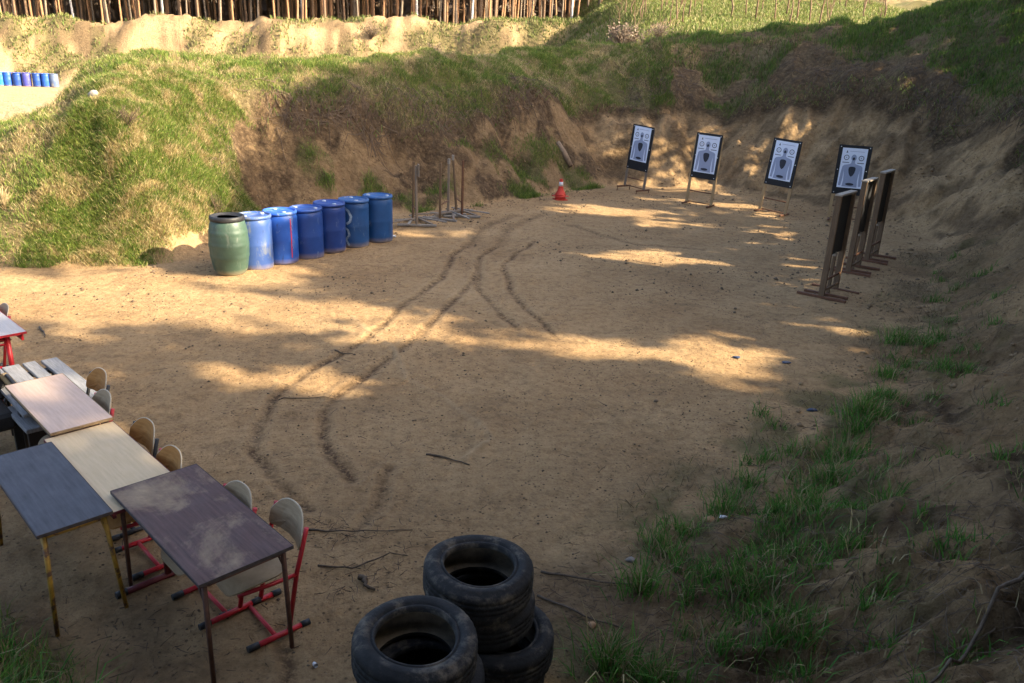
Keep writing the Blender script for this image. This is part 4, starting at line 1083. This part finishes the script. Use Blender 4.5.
chair(-2.56, 5.08, R(-45), PLY_B, REDM, 'brown backed red framed chair at the cream table, next to the purple table')
chair(-2.96, 5.54, R(-43), PLY_B, BLKM, 'brown backed chair with black posts at the middle of the cream table')
chair(-3.51, 5.99, R(-46), PLY_G, REDM, 'grey brown chair back with one red post, between the pink and cream tables')
chair(-3.76, 6.42, R(-44), PLY_B, BLKM, 'brown backed chair with black posts beside the pinkish table and grey planks')
chair(-5.72, 8.22, R(-45), PLY_G, REDM, 'grey backed red framed chair at the table by the picture edge')

# ------------------------------------------------------------------ grey plank table with its bench, and an old armchair
PLK = simple('weathered grey plank', (.30, .295, .29), (.17, .165, .16), .8, 5, .35, stretch=(1.5, 18, 6), worn=(.42, .34, .24), wornat=(.64, .74))
px, py = -4.38, 6.90
pt = empty('plank_table', (px, py, gz(px, py)), R(-44), 'low grey plank table with gaps between its boards behind the pinkish table', 'plank table')
for i, (off, w, l, dx) in enumerate(((.235, .15, 1.32, .02), (.05, .115, 1.25, -.03), (-.115, .15, 1.30, -.02), (-.28, .14, 1.28, 0))):
    MB().box((dx, off, .50 + (.004 if i % 2 else 0)), (l, w, .035), Matrix.Rotation(R(.8 - i * .5), 3, 'Z'), bev=.005).build('plank', PLK, pt)
for s in (-1, 1):
    MB().box((s * .45, -.02, .463), (.07, .66, .04), bev=.004).build('bearer', BLKM, pt)
    for q in (-1, 1): MB().tube([(s * .45, q * .2, .445), (s * .45, q * .30, 0)], .025, 8).build('leg', BLKM, pt)
    MB().tube([(s * .45, -.02, .16), (s * .1, -.02, .445)], .02, 8).build('brace', YELM, pt)
px, py = -4.24, 6.38
bn = empty('plank_bench', (px, py, gz(px, py)), R(-44), 'low grey plank bench in the shade below the pinkish table', 'bench')
MB().box((0, 0, .41), (.62, .22, .04), bev=.006).build('plank', PLK, bn)
for s in (-1, 1):
    MB().box((s * .24, 0, .195), (.05, .18, .39), bev=.004).build('leg', BLKM, bn)
MB().tube([(-.23, 0, .06), (.2, 0, .36)], .018, 8).build('brace', EDGB, bn)
px, py = -4.72, 6.40
ac = empty('armchair', (px, py, gz(px, py)), R(-135), 'dark armchair with tan armrests, cut by the picture edge', 'armchair')
UPH = simple('dark upholstery', (.03, .028, .026), (.016, .015, .014), .9, 14, .3)
TAN = simple('tan armrest leatherette', (.36, .25, .11), (.22, .15, .07), .6, 10, .2)
MB().box((0, 0, .36), (.50, .50, .16), bev=.03).build('seat', UPH, ac)
MB().box((-.02, -.25, .66), (.52, .09, .52), Matrix.Rotation(.15, 3, 'X'), bev=.03).build('backrest', UPH, ac)
for s in (-1, 1):
    MB().box((s * .30, 0, .63), (.075, .46, .06), bev=.02).build('armrest', TAN, ac)
    MB().tube([(s * .30, .22, 0), (s * .30, .235, .58), (s * .30, .19, .67), (s * .30, -.1, .67), (s * .30, -.24, .60), (s * .30, -.27, 0)], .018, 8).build('frame', BLKM, ac)

# ------------------------------------------------------------------ sticks, stones, a log and litter one can pick out
BARK = simple('bark', (.12, .085, .055), (.05, .035, .022), .9, 22, .5)
def stick(pts, r, label, name='stick'):
    q = []
    for (x0, y0, d0), (x1, y1, d1) in zip(pts[:-1], pts[1:]):
        q += [(x0 + (x1 - x0) * i / 5, y0 + (y1 - y0) * i / 5, d0 + (d1 - d0) * i / 5) for i in range(5)]
    q.append(pts[-1]); a = 0; b = 0; p = []
    for x, y, dz in q:
        a += rng.normal(0, r * .55); b += rng.normal(0, r * .55); p.append((x + a, y + b, gz(x + a, y + b) + r * .7 + dz * .7))
    return tag(MB().tube(p, [r * (1 - .6 * i / (len(p) - 1)) * rng.uniform(.85, 1.15) for i in range(len(p))], 7).build(name, BARK, None), label, name, 'loose sticks on the sand')
stick([(-.76, 6.74, 0), (-.55, 6.68, .01), (-.34, 6.57, 0)], .011, 'straight dark stick lying alone on the sand behind the tall tyre stack')
stick([(-1.00, 4.80, .02), (-.96, 4.77, .02), (-.90, 4.72, 0)], .024, 'short thick stub of branch lying on the brush heap between chair and tyres')
stick([(-1.35, 4.95, 0), (-1.1, 4.92, .03), (-.85, 5.1, .05), (-.72, 5.12, 0)], .008, 'thin bent stick across the brush heap near the red chair')
stick([(-1.55, 5.42, 0), (-1.2, 5.38, .03), (-.75, 5.5, 0)], .008, 'long thin twig at the end of the curved wheel rut')
stick([(.28, 5.02, 0), (.62, 4.92, .04), (1.12, 4.86, 0)], .010, 'long dark branch on the sand beyond the tyre stacks')
stick([(.25, 4.75, 0), (.55, 4.5, .03), (.8, 4.42, 0)], .009, 'dark branch lying against the taller tyre stack')
stick([(-2.22, 9.35, 0), (-2.05, 9.28, .01), (-1.95, 9.22, 0)], .010, 'short stick lying just off the sunlit strip between two ruts')
stick([(-6.2, 9.85, 0), (-6.02, 9.62, .01), (-5.9, 9.45, 0)], .014, 'short dark stick on the sand by the bright red table')
stick([(3.3, 4.2, .05), (2.7, 3.7, .12), (2.2, 3.3, .05)], .016, 'long fallen branch on the shaded bank close to the camera')
stick([(-2.5, 7.9, 0), (-2.2, 7.98, .01), (-1.9, 8.02, 0)], .006, 'thin twig lying across the wheel rut in the shade')
def lump(x, y, s, mat, name, label, cat, zo=0, flatn=.7, grp=None):
    mb = MB(); bm_n, bm_m = 10, 7; vs = []
    sd = rng.uniform(0, 9)
    for j in range(bm_m + 1):
        th = math.pi * j / bm_m
        for i in range(bm_n):
            a = 2 * math.pi * i / bm_n
            q = 1 + .22 * math.sin(3 * a + sd) * math.sin(th) + .16 * math.cos(5 * th + 2 * a + sd)
            vs.append((s[0] * q * math.sin(th) * math.cos(a), s[1] * q * math.sin(th) * math.sin(a), s[2] * math.cos(th)))
    mb.add(vs, [(j * bm_n + i, j * bm_n + (i + 1) % bm_n, (j + 1) * bm_n + (i + 1) % bm_n, (j + 1) * bm_n + i) for j in range(bm_m) for i in range(bm_n)], True)
    return tag(mb.build(name, mat, None, (x, y, gz(x, y) + zo)), label, cat, grp)
STN = simple('pale stone', (.52, .48, .42), (.36, .32, .27), .85, 20, .4)
ORS2 = simple('bleached stone', (.44, .38, .30), (.30, .25, .19), .85, 20, .4)
BST = simple('grey stone', (.26, .23, .20), (.16, .14, .12), .9, 20, .4)
ORS = simple('orange stone', (.38, .22, .11), (.26, .15, .07), .9, 20, .4)
BLU = simple('blue plastic scrap', (.03, .05, .10), (.02, .03, .06), .5, 20, .1)
WSC = simple('white scrap', (.70, .70, .70), (.5, .5, .5), .6, 20, .1)
lump(-7.86, 15.25, (.10, .09, .09), ORS2, 'stone', 'pale stone lodged high on the sunlit grass berm', 'stone', .10)
lump(1.72, 5.82, (.045, .04, .03), ORS, 'stone', 'small orange stone on the sand before the long tufts of grass', 'stone', .01)
lump(.98, 5.21, (.035, .03, .02), BST, 'stone', 'grey stone near the tuft beyond the tyres', 'stone', .01)
lump(.62, 4.45, (.03, .035, .018), ORS, 'stone', 'small brown stone beside the tyres in the twigs', 'stone', .01)
lump(2.94, 9.8, (.05, .035, .012), BLU, 'plastic_scrap', 'dark blue scrap lying on the open sand near the sunlit patch', 'litter', .008)
lump(3.55, 9.69, (.06, .03, .015), BLU, 'plastic_scrap', 'blue scrap at the foot of the bank near the grass', 'litter', .01)
lump(3.39, 8.22, (.06, .03, .02), BLU, 'plastic_scrap', 'blue crumpled scrap between the tufts of grass on the bank', 'litter', .012)
lump(1.82, 5.81, (.035, .02, .012), WSC, 'paper_scrap', 'white scrap lying at the edge of a grass tuft', 'litter', .02)
lump(-2.62, 15.95, (.05, .04, .03), WSC, 'paper_scrap', 'white scrap on the sand beside the last barrel of the row', 'litter', .02)
lump(-2.5, 16.05, (.04, .04, .03), WSC, 'paper_scrap', 'second white scrap a little away from the last barrel', 'litter', .02)
cp = empty('paper_cup', (-1.14, 3.98, gz(-1.14, 3.98) + .018), .6, 'small white cup lying on the sand by the red chair', 'cup', None, (R(80), 0)); cp.scale = (.75, .75, .75)
MB().lathe([(.0, 0), (.014, .001), (.020, .045), (.018, .045), (.013, .004), (0, .004)], 16).build('body', WSC, cp)
lx, ly = 2.15, 24.6
tag(MB().tube([(1.08, 24.1, gz(1.08, 24.1) + .05), (1.28, 23.98, gz(1.28, 23.98) + .06), (1.5, 23.85, gz(1.5, 23.85) + .06)], [.07, .085, .075], 9).build('log', simple('cut log', (.30, .21, .13), (.17, .11, .07), .9, 14, .5), None), 'short weathered log lying on the sandy slope above the orange cones', 'log')

# ------------------------------------------------------------------ trees
def bark_mat(name, c1, c2): return simple(name, c1, c2, .9, 3.2, .4, stretch=(2.2, 2.2, .35))
PINE = [bark_mat('pine bark orange', (.36, .19, .085), (.17, .095, .05)), bark_mat('pine bark brown', (.22, .135, .075), (.10, .065, .04)), bark_mat('pine bark grey', (.26, .2, .14), (.12, .09, .06))]
BIRCH = simple('birch bark', (.62, .60, .56), (.34, .31, .28), .8, 2.2, .2, stretch=(1, 1, 3), worn=(.05, .045, .04), wornat=(.64, .7))
def leafm(name, c1, c2):
    m, t, b = nt(name); c = ramp(t, noise(t, 1.4, 4, .6, pos(t)), [(.3, c2), (.7, c1)]); t.links.new(c, b.inputs['Base Color']); b.inputs['Roughness'].default_value = .7; return m
NEED = leafm('pine needles', (.055, .085, .03), (.03, .05, .02)); BUDS = leafm('spring leaves', (.13, .16, .04), (.07, .09, .025)); BRUSH = leafm('bare brushwood', (.17, .12, .075), (.09, .06, .04))

def cards(mb_v, mb_f, c, s, g):
    """one spray: three narrow leaf faces round a point"""
    for _ in range(3):
        a = Vector(g.normal(size=3)).normalized(); b = a.orthogonal().normalized()
        th = g.uniform(0, 6.28); u = (b * math.cos(th) + a.cross(b) * math.sin(th)); l = s * g.uniform(.6, 1.1); w = l * .28
        v = a.cross(u); o = len(mb_v); p = Vector(c)
        mb_v += [tuple(p - v * w * .4), tuple(p + u * l * .5 - v * w), tuple(p + u * l), tuple(p + u * l * .5 + v * w)]; mb_f.append((o, o + 1, o + 2, o + 3))
def pine_proto(k, mat, H=17, r=.115, crown_from=.62):
    g = np.random.default_rng(100 + k)
    root = empty('pine_tree', (0, 0, 0))
    pts = []; bx = by = 0
    for i in range(9):
        pts.append((bx, by, H * i / 8)); bx += g.normal(0, .07); by += g.normal(0, .07)
    tr = MB().tube(pts, [r * (1.15 if i == 0 else 1) * (1 - .085 * i) for i in range(9)], 8)
    for _ in range(10):
        z = g.uniform(.25, .62) * H; a = g.uniform(0, 6.28); l = g.uniform(.3, 1.2)
        i = int(z / H * 8); p = pts[i]
        tr.tube([(p[0], p[1], z), (p[0] + l * math.cos(a), p[1] + l * math.sin(a), z - .1 * l)], [.03, .012], 5)
    tr.build('trunk', mat, root)
    v = []; f = []
    for _ in range(170):
        z = g.uniform(crown_from, 1.0); rad = 1.7 * (1.05 - z) / (1.05 - crown_from) + .3
        a = g.uniform(0, 6.28); q = rad * math.sqrt(g.uniform(.05, 1)); cards(v, f, (q * math.cos(a), q * math.sin(a), z * H), .9, g)
    MB().add(v, f).build('crown', NEED, root)
    return root
protos = [pine_proto(0, PINE[0]), pine_proto(1, PINE[1], 18, .13), pine_proto(2, PINE[0], 16, .095), pine_proto(3, PINE[2], 17, .11)]
birch = pine_proto(9, BIRCH, 15, .12, .5); birch.name = 'birch_tree'
for o in protos: tag(o, 'tall bare trunked pine in the dense forest beyond the far sandy berm', 'pine tree', 'pines of the forest beyond the far berm')
tag(birch, 'white birch trunk standing out among the brown forest pines', 'birch tree', 'birches among the forest pines')
used = {}
def put(proto, x, y, s=1.0, rz=0, tilt=0):
    o = proto if not used.get(proto.name) else copy_tree(proto)
    used[proto.name] = True
    o.location = (x, y, gz(x, y) - .15); o.rotation_euler = (rng.normal(0, .022) + tilt, rng.normal(0, .022), rz); o.scale = (s, s, s)
    return o
spots = []
while len(spots) < 285:
    yy = 75.5 + 26 * rng.uniform(0, 1) ** 1.4; xx = rng.uniform(-.70, .115) * yy
    if all((xx - a) ** 2 + (yy - b) ** 2 > .7 for a, b in spots): spots.append((xx, yy))
for i, (xx, yy) in enumerate(spots): put(protos[int(rng.choice([0, 0, 1, 2, 3]))], xx, yy, rng.uniform(.8, 1.15), rng.uniform(0, 6.28))
for xx, yy in ((-32.4, 76.5), (-20.1, 77.2), (-9.8, 76.8), (-4.9, 77.5), (-41, 78), (4.2, 78.5)): put(birch, xx, yy, 1.0, rng.uniform(0, 6))
# the depth of the wood: more trunks and undergrowth than one could count
def deep_wood():
    mb = MB()
    for _ in range(900):
        yy = rng.uniform(100, 150); xx = rng.uniform(-.75, .2) * yy; z = 3.5 + (yy - 75) * .03; r = rng.uniform(.12, .24)
        mb.tube([(xx, yy, z - 1), (xx + rng.normal(0, .3), yy, z + 17)], [r, r * .5], 5)
    o = mb.build('forest_depth', PINE[1]); tag(o, 'countless brown trunks in the depth of the forest', kind='stuff')
    v = []; f = []
    for _ in range(7000):
        yy = rng.uniform(104, 165); xx = rng.uniform(-.8, .3) * yy; z = 3.5 + (yy - 75) * .03
        cards(v, f, (xx, yy, z + 9 * rng.uniform(0, 1) ** .8), 2.3, rng)
    o = MB().add(v, f).build('undergrowth', BRUSH); tag(o, 'brown undergrowth and dry twigs between the forest trunks', kind='stuff')
deep_wood()

# thin young trees and shrubs on the far sunny slope
def sapling(k, H):
    g = np.random.default_rng(300 + k); mb = MB()
    pts = [(g.normal(0, .04) * i, g.normal(0, .04) * i, H * i / 5) for i in range(6)]
    mb.tube(pts, [.045, .038, .03, .022, .016, .008], 6)
    for _ in range(16):
        z = g.uniform(.25, .95); a = g.uniform(0, 6.28); l = H * .22 * (1.1 - z); i = int(z * 5); p = pts[i]
        mb.tube([(p[0], p[1], z * H), (p[0] + l * .6 * math.cos(a), p[1] + l * .6 * math.sin(a), z * H + l * .5), (p[0] + l * math.cos(a), p[1] + l * math.sin(a), z * H + l)], [.014, .01, .005], 4)
    o = mb.build('sapling', PINE[1])
    return tag(o, 'thin leafless sapling among the many on the far sunny slope', 'sapling', 'leafless saplings on the far sunny slope')
saps = [sapling(0, 3.4), sapling(1, 4.2), sapling(2, 2.6)]
def put_one(o, nm, x, y, s, rz):
    c = o if not used.get(nm) else o.copy()
    if used.get(nm): COL.objects.link(c)
    used[nm] = True
    c.location = (x, y, gz(x, y) - .05); c.rotation_euler = (rng.normal(0, .04), rng.normal(0, .04), rz); c.scale = (s, s, s)
for i in range(85):
    yy = rng.uniform(43, 84); xx = rng.uniform(.10, .42) * yy
    k = int(rng.integers(0, 3)); put_one(saps[k], 'sap%d' % k, xx, yy, rng.uniform(.7, 1.3), rng.uniform(0, 6.28))
def shrub(x, y, s, H, label, mat, leaf=None, grp=None, n=60):
    t = empty('shrub', (x, y, gz(x, y) - .03), rng.uniform(0, 6), label, 'shrub', grp)
    mb = MB(); tips = []
    for _ in range(n):
        a = rng.uniform(0, 6.28); l = H * rng.uniform(.5, 1.1); q = s * rng.uniform(.15, 1)
        e = (q * math.cos(a), q * math.sin(a), l * (1 - .3 * q / s)); mid = (e[0] * .4, e[1] * .4, e[2] * .55)
        mb.tube([(rng.normal(0, .06) * s, rng.normal(0, .06) * s, 0), mid, e], [.012 * H, .009 * H, .004 * H], 4)
        for _ in range(2):
            e2 = (mid[0] + rng.normal(0, .25) * s, mid[1] + rng.normal(0, .25) * s, e[2] * rng.uniform(.8, 1.05)); mb.tube([mid, e2], [.007 * H, .003 * H], 4); tips.append(e2)
        tips.append(e)
    mb.build('stem', mat, t)
    if leaf:
        v = []; f = []
        for e in tips: cards(v, f, e, .09 * H, rng)
        MB().add(v, f).build('foliage', leaf, t)
    return t
shrub(5.0, 43, 1.2, 1.6, 'brown leafless thicket at the end of the far berm, before the green slope', BRUSH, BRUSH, None, 70)
shrub(6.6, 42.5, .9, .9, 'low brown bush on the sandy edge under the sunny slope', BRUSH, BRUSH, None, 40)
shrub(-7.0, 14.6, .35, .5, 'dead brown stalks of a small bush on the sunlit berm', TW[0], None, None, 22)
shrub(-5.75, 15.2, .3, .55, 'dry stalks at the corner of the berm over the barrels', TW[0], None, None, 18)
shrub(-8.7, 13.4, .22, .45, 'tuft of dry reed stalks low on the berm at the picture edge', simple('dry reed', (.40, .31, .16), (.28, .2, .1), .8, 10, 0), None, None, 22)
0 and shrub(6.3, 28.6, .9, .7, 'dark leafless brush on top of the bank above the pegged target stand', TW[0], None, None, 120)
0 and shrub(7.2, 27.0, .8, .6, 'dark leafless brush above the middle target stands', TW[0], None, None, 100)
0 and shrub(5.0, 28.9, .7, .7, 'dark leafless brush at the low end of the hill crest', TW[0], None, None, 80)
for i, (xx, yy, lab) in enumerate(((-30, 66.5, 'grey leafless bush on the far berm above the violet barrel'), (-12.2, 67.5, 'purplish leafless bush on the crest of the far berm, below the birches'), (-7, 66, 'brown bush on the sandy face of the far berm'))):
    shrub(xx, yy, 1.1, 1.2, lab, BARK, BRUSH, None, 40)

# ------------------------------------------------------------------ sun, sky and the unseen trees that shade the range
SUN_EL, SUN_AZ = R(29), math.atan2(-.27, .96)         # direction towards the sun, azimuth from +x
SV = np.array([math.cos(SUN_EL) * math.cos(SUN_AZ), math.cos(SUN_EL) * math.sin(SUN_AZ), math.sin(SUN_EL)])
w = bpy.data.worlds.new('World'); S.world = w; w.use_nodes = True
t = w.node_tree; bg = t.nodes['Background']
sky = t.nodes.new('ShaderNodeTexSky'); sky.sky_type = 'NISHITA'; sky.sun_disc = False
sky.air_density = .75; sky.dust_density = 4.0; sky.ozone_density = .4; sky.sun_elevation = SUN_EL; sky.sun_rotation = math.pi / 2 - SUN_AZ
t.links.new(sky.outputs[0], bg.inputs[0]); bg.inputs[1].default_value = .15
ld = bpy.data.lights.new('sun', 'SUN'); ld.energy = 4.9; ld.angle = R(.7); ld.color = (1.0, .86, .64)
lo = bpy.data.objects.new('sun', ld); COL.objects.link(lo)
lo.rotation_euler = Vector(SV).to_track_quat('Z', 'Y').to_euler()
S.view_settings.view_transform = 'Standard'; S.view_settings.look = 'None'; S.view_settings.gamma = 1
S.view_settings.exposure = 2.05
S.cycles.use_denoising = True
S.cycles.max_bounces = 6; S.cycles.diffuse_bounces = 3; S.cycles.glossy_bounces = 3

ELL = [  # sunlit patches on the ground: x, y, half axes, turn, strength
 (-6.2, 11.3, 3.6, 1.7, 0.0, 1.0), (-3.3, 10.8, 2.1, 1.0, -.2, .97), (-1.6, 10.2, 1.3, .42, -.05, 1.0),
 (-2.75, 8.5, 1.0, .32, -.1, .95), (-3.6, 8.9, .6, .3, 0, .6), (1.3, 9.95, .45, .24, 0, 1.0), (2.5, 9.8, .42, .62, .2, 1.0),
 (2.6, 15.4, 1.1, .5, .1, 1.0), (2.2, 20.2, 1.4, .6, -.1, 1.0), (3.2, 18.9, .8, .3, 0, .7), (-5.4, 7.2, 1.7, 1.3, -.4, .8), (-6.5, 9.2, 2.0, 1.2, 0, .62), (-4.4, 9.5, 1.3, .8, 0, .55),
 (-4.4, 12.7, 1.0, .9, .6, 1.0), (-2.1, 16.6, .8, .3, .2, .9), (4.6, 24.9, 1.1, .6, 0, .42), (6.7, 24.6, 1.5, .8, -.6, .38), (3.4, 26.0, 1.2, .6, 0, .42), (5.5, 26.7, 1.1, .4, 0, .4), (8.3, 24.4, 1.2, .6, -.7, .3),
 (3.9, 22.2, .9, .25, 0, .5), (-4.2, 15.9, .35, 1.2, -.6, .35)]
def lit(x, y):
    L = np.full(x.shape, .015); nz = fbm(x, y, 1.1, 3, 91)
    wx = x + .22 * nz; wy = y + .14 * fbm(x, y, .9, 3, 92)
    for ex, ey, a, b, r, s in ELL:
        dx, dy = wx - ex, wy - ey; c, sn = math.cos(r), math.sin(r)
        q = np.sqrt(((dx * c + dy * sn) / (a + .4)) ** 2 + ((-dx * sn + dy * c) / (b + .2)) ** 2)
        L = np.maximum(L, s * sstep(1.55, .45, q))
    bx = np.interp(wy, [12.6, 13.3, 14, 16, 18, 19.5, 21, 23, 25, 27, 29], [-4.3, -4.6, -5.3, -5.7, -5.85, -5.4, -4.5, -3.1, -2.8, -2.6, -2.6])
    L = np.maximum(L, sstep(.35, -.5, wx - bx) * (wy > 12.8))
    L = np.maximum(L, sstep(33, 35.5, y))
    return L
gx_ = np.arange(-46, 40, .25); gy_ = np.arange(-24, 100, .25)
GX, GY = np.meshgrid(gx_, gy_, indexing='ij'); GZ = zf(GX.ravel(), GY.ravel(), False).reshape(GX.shape)
def hgrid(x, y):
    i = np.clip(((x + 46) / .25).astype(int), 0, len(gx_) - 1); j = np.clip(((y + 24) / .25).astype(int), 0, len(gy_) - 1)
    return GZ[i, j]
def land(P):
    Q = P.copy(); live = np.ones(len(Q), bool)
    for _ in range(260):
        Q[live] -= SV * .25
        live &= Q[:, 2] > hgrid(Q[:, 0], Q[:, 1])
        if not live.any(): break
    return Q
def shade_tree(k, x, y, H, rad, low, n):
    g = np.random.default_rng(700 + k); z0 = gz(x, y) - .2
    root = empty('shade_tree', (x, y, z0), 0, None, 'tree', 'trees on the bank outside the view that shade the range')
    root['label'] = 'unseen leafy tree with its crown thinned to shape the shade on the range'
    pts = [(g.normal(0, .05) * i, g.normal(0, .05) * i, H * .93 * i / 7) for i in range(8)]
    zz = np.linspace(1.2, H * .93, 40)
    Lz = lit(*land(np.stack([np.full(40, x), np.full(40, y), z0 + zz], 1))[:, :2].T)
    cut = zz[np.argmax(Lz > .35)] if (Lz > .35).any() else H
    m_ = max(2, int(np.searchsorted([p[2] for p in pts], cut)))
    MB().tube(pts[:m_], [.17 * (1.05 - i / (m_ - .4)) for i in range(m_)], 8).build('trunk', PINE[k % 3], root)
    c = []
    while len(c) < n:
        p = g.uniform(-1, 1, (n, 3)); p = p[(p ** 2).sum(1) < 1]; c += list(p)
    c = np.array(c[:n]); zc = (H + low) / 2
    P = np.stack([c[:, 0] * rad, c[:, 1] * rad, zc + c[:, 2] * (H - low) / 2], 1)
    W = P + np.array([x, y, z0])
    Q = land(W); keep = g.uniform(0, 1, n) < -np.log(np.maximum(lit(Q[:, 0], Q[:, 1]), .004)) / 5.0  # leaves above the sunlit patches are left out to shape the dapples
    P = P[keep]; n = len(P)
    a = g.normal(size=(n, 3)); a /= np.linalg.norm(a, axis=1)[:, None]
    b = np.cross(a, g.normal(size=(n, 3))); b /= np.linalg.norm(b, axis=1)[:, None]
    s = g.uniform(.12, .21, n)[:, None]
    V = np.stack([P - a * s * 1.2, P + b * s, P + a * s * 1.3, P - b * s], 1).reshape(-1, 3)
    o = np_mesh('crown', V, np.arange(4 * n), np.arange(n) * 4, BUDS if k % 2 else NEED); o.parent = root
k = 0
for row, (xx, dy, H, low) in enumerate(((12.5, 0, 8.5, .6), (16.0, 1.6, 12.5, 1.0), (20, .4, 13.5, 1.5))):
    for yy in np.arange(-9, 25, 3.3):
        x = xx + rng.uniform(-.6, .6); y = yy + dy + rng.uniform(-.5, .5)
        if row == 0 and y > 13: x += (y - 13) * .33
        if row == 1 and y > 15: x += (y - 15) * .25
        shade_tree(k, x, y, H * rng.uniform(.9, 1.1), 2.9, low, 3600); k += 1
for x, y in ((6.5, -4.0), (9.5, -.5), (3.0, -5.0), (-1.5, -5.0), (8.0, -8), (9.5, 4.0), (-5, -3.5), (2.5, -1.5), (6.0, .5), (8.3, 6.2), (11.5, 9.5), (-1.5, -2.0), (10.8, 13.0)):  # more unseen trees, added to block sky light over the near ground
    shade_tree(k, x, y, 9.5, 3.2 if x < 5.4 or x > 9 else 2.4, 4.6 if (abs(y) < 2.2 and x < 5) else 2.6, 3600); k += 1
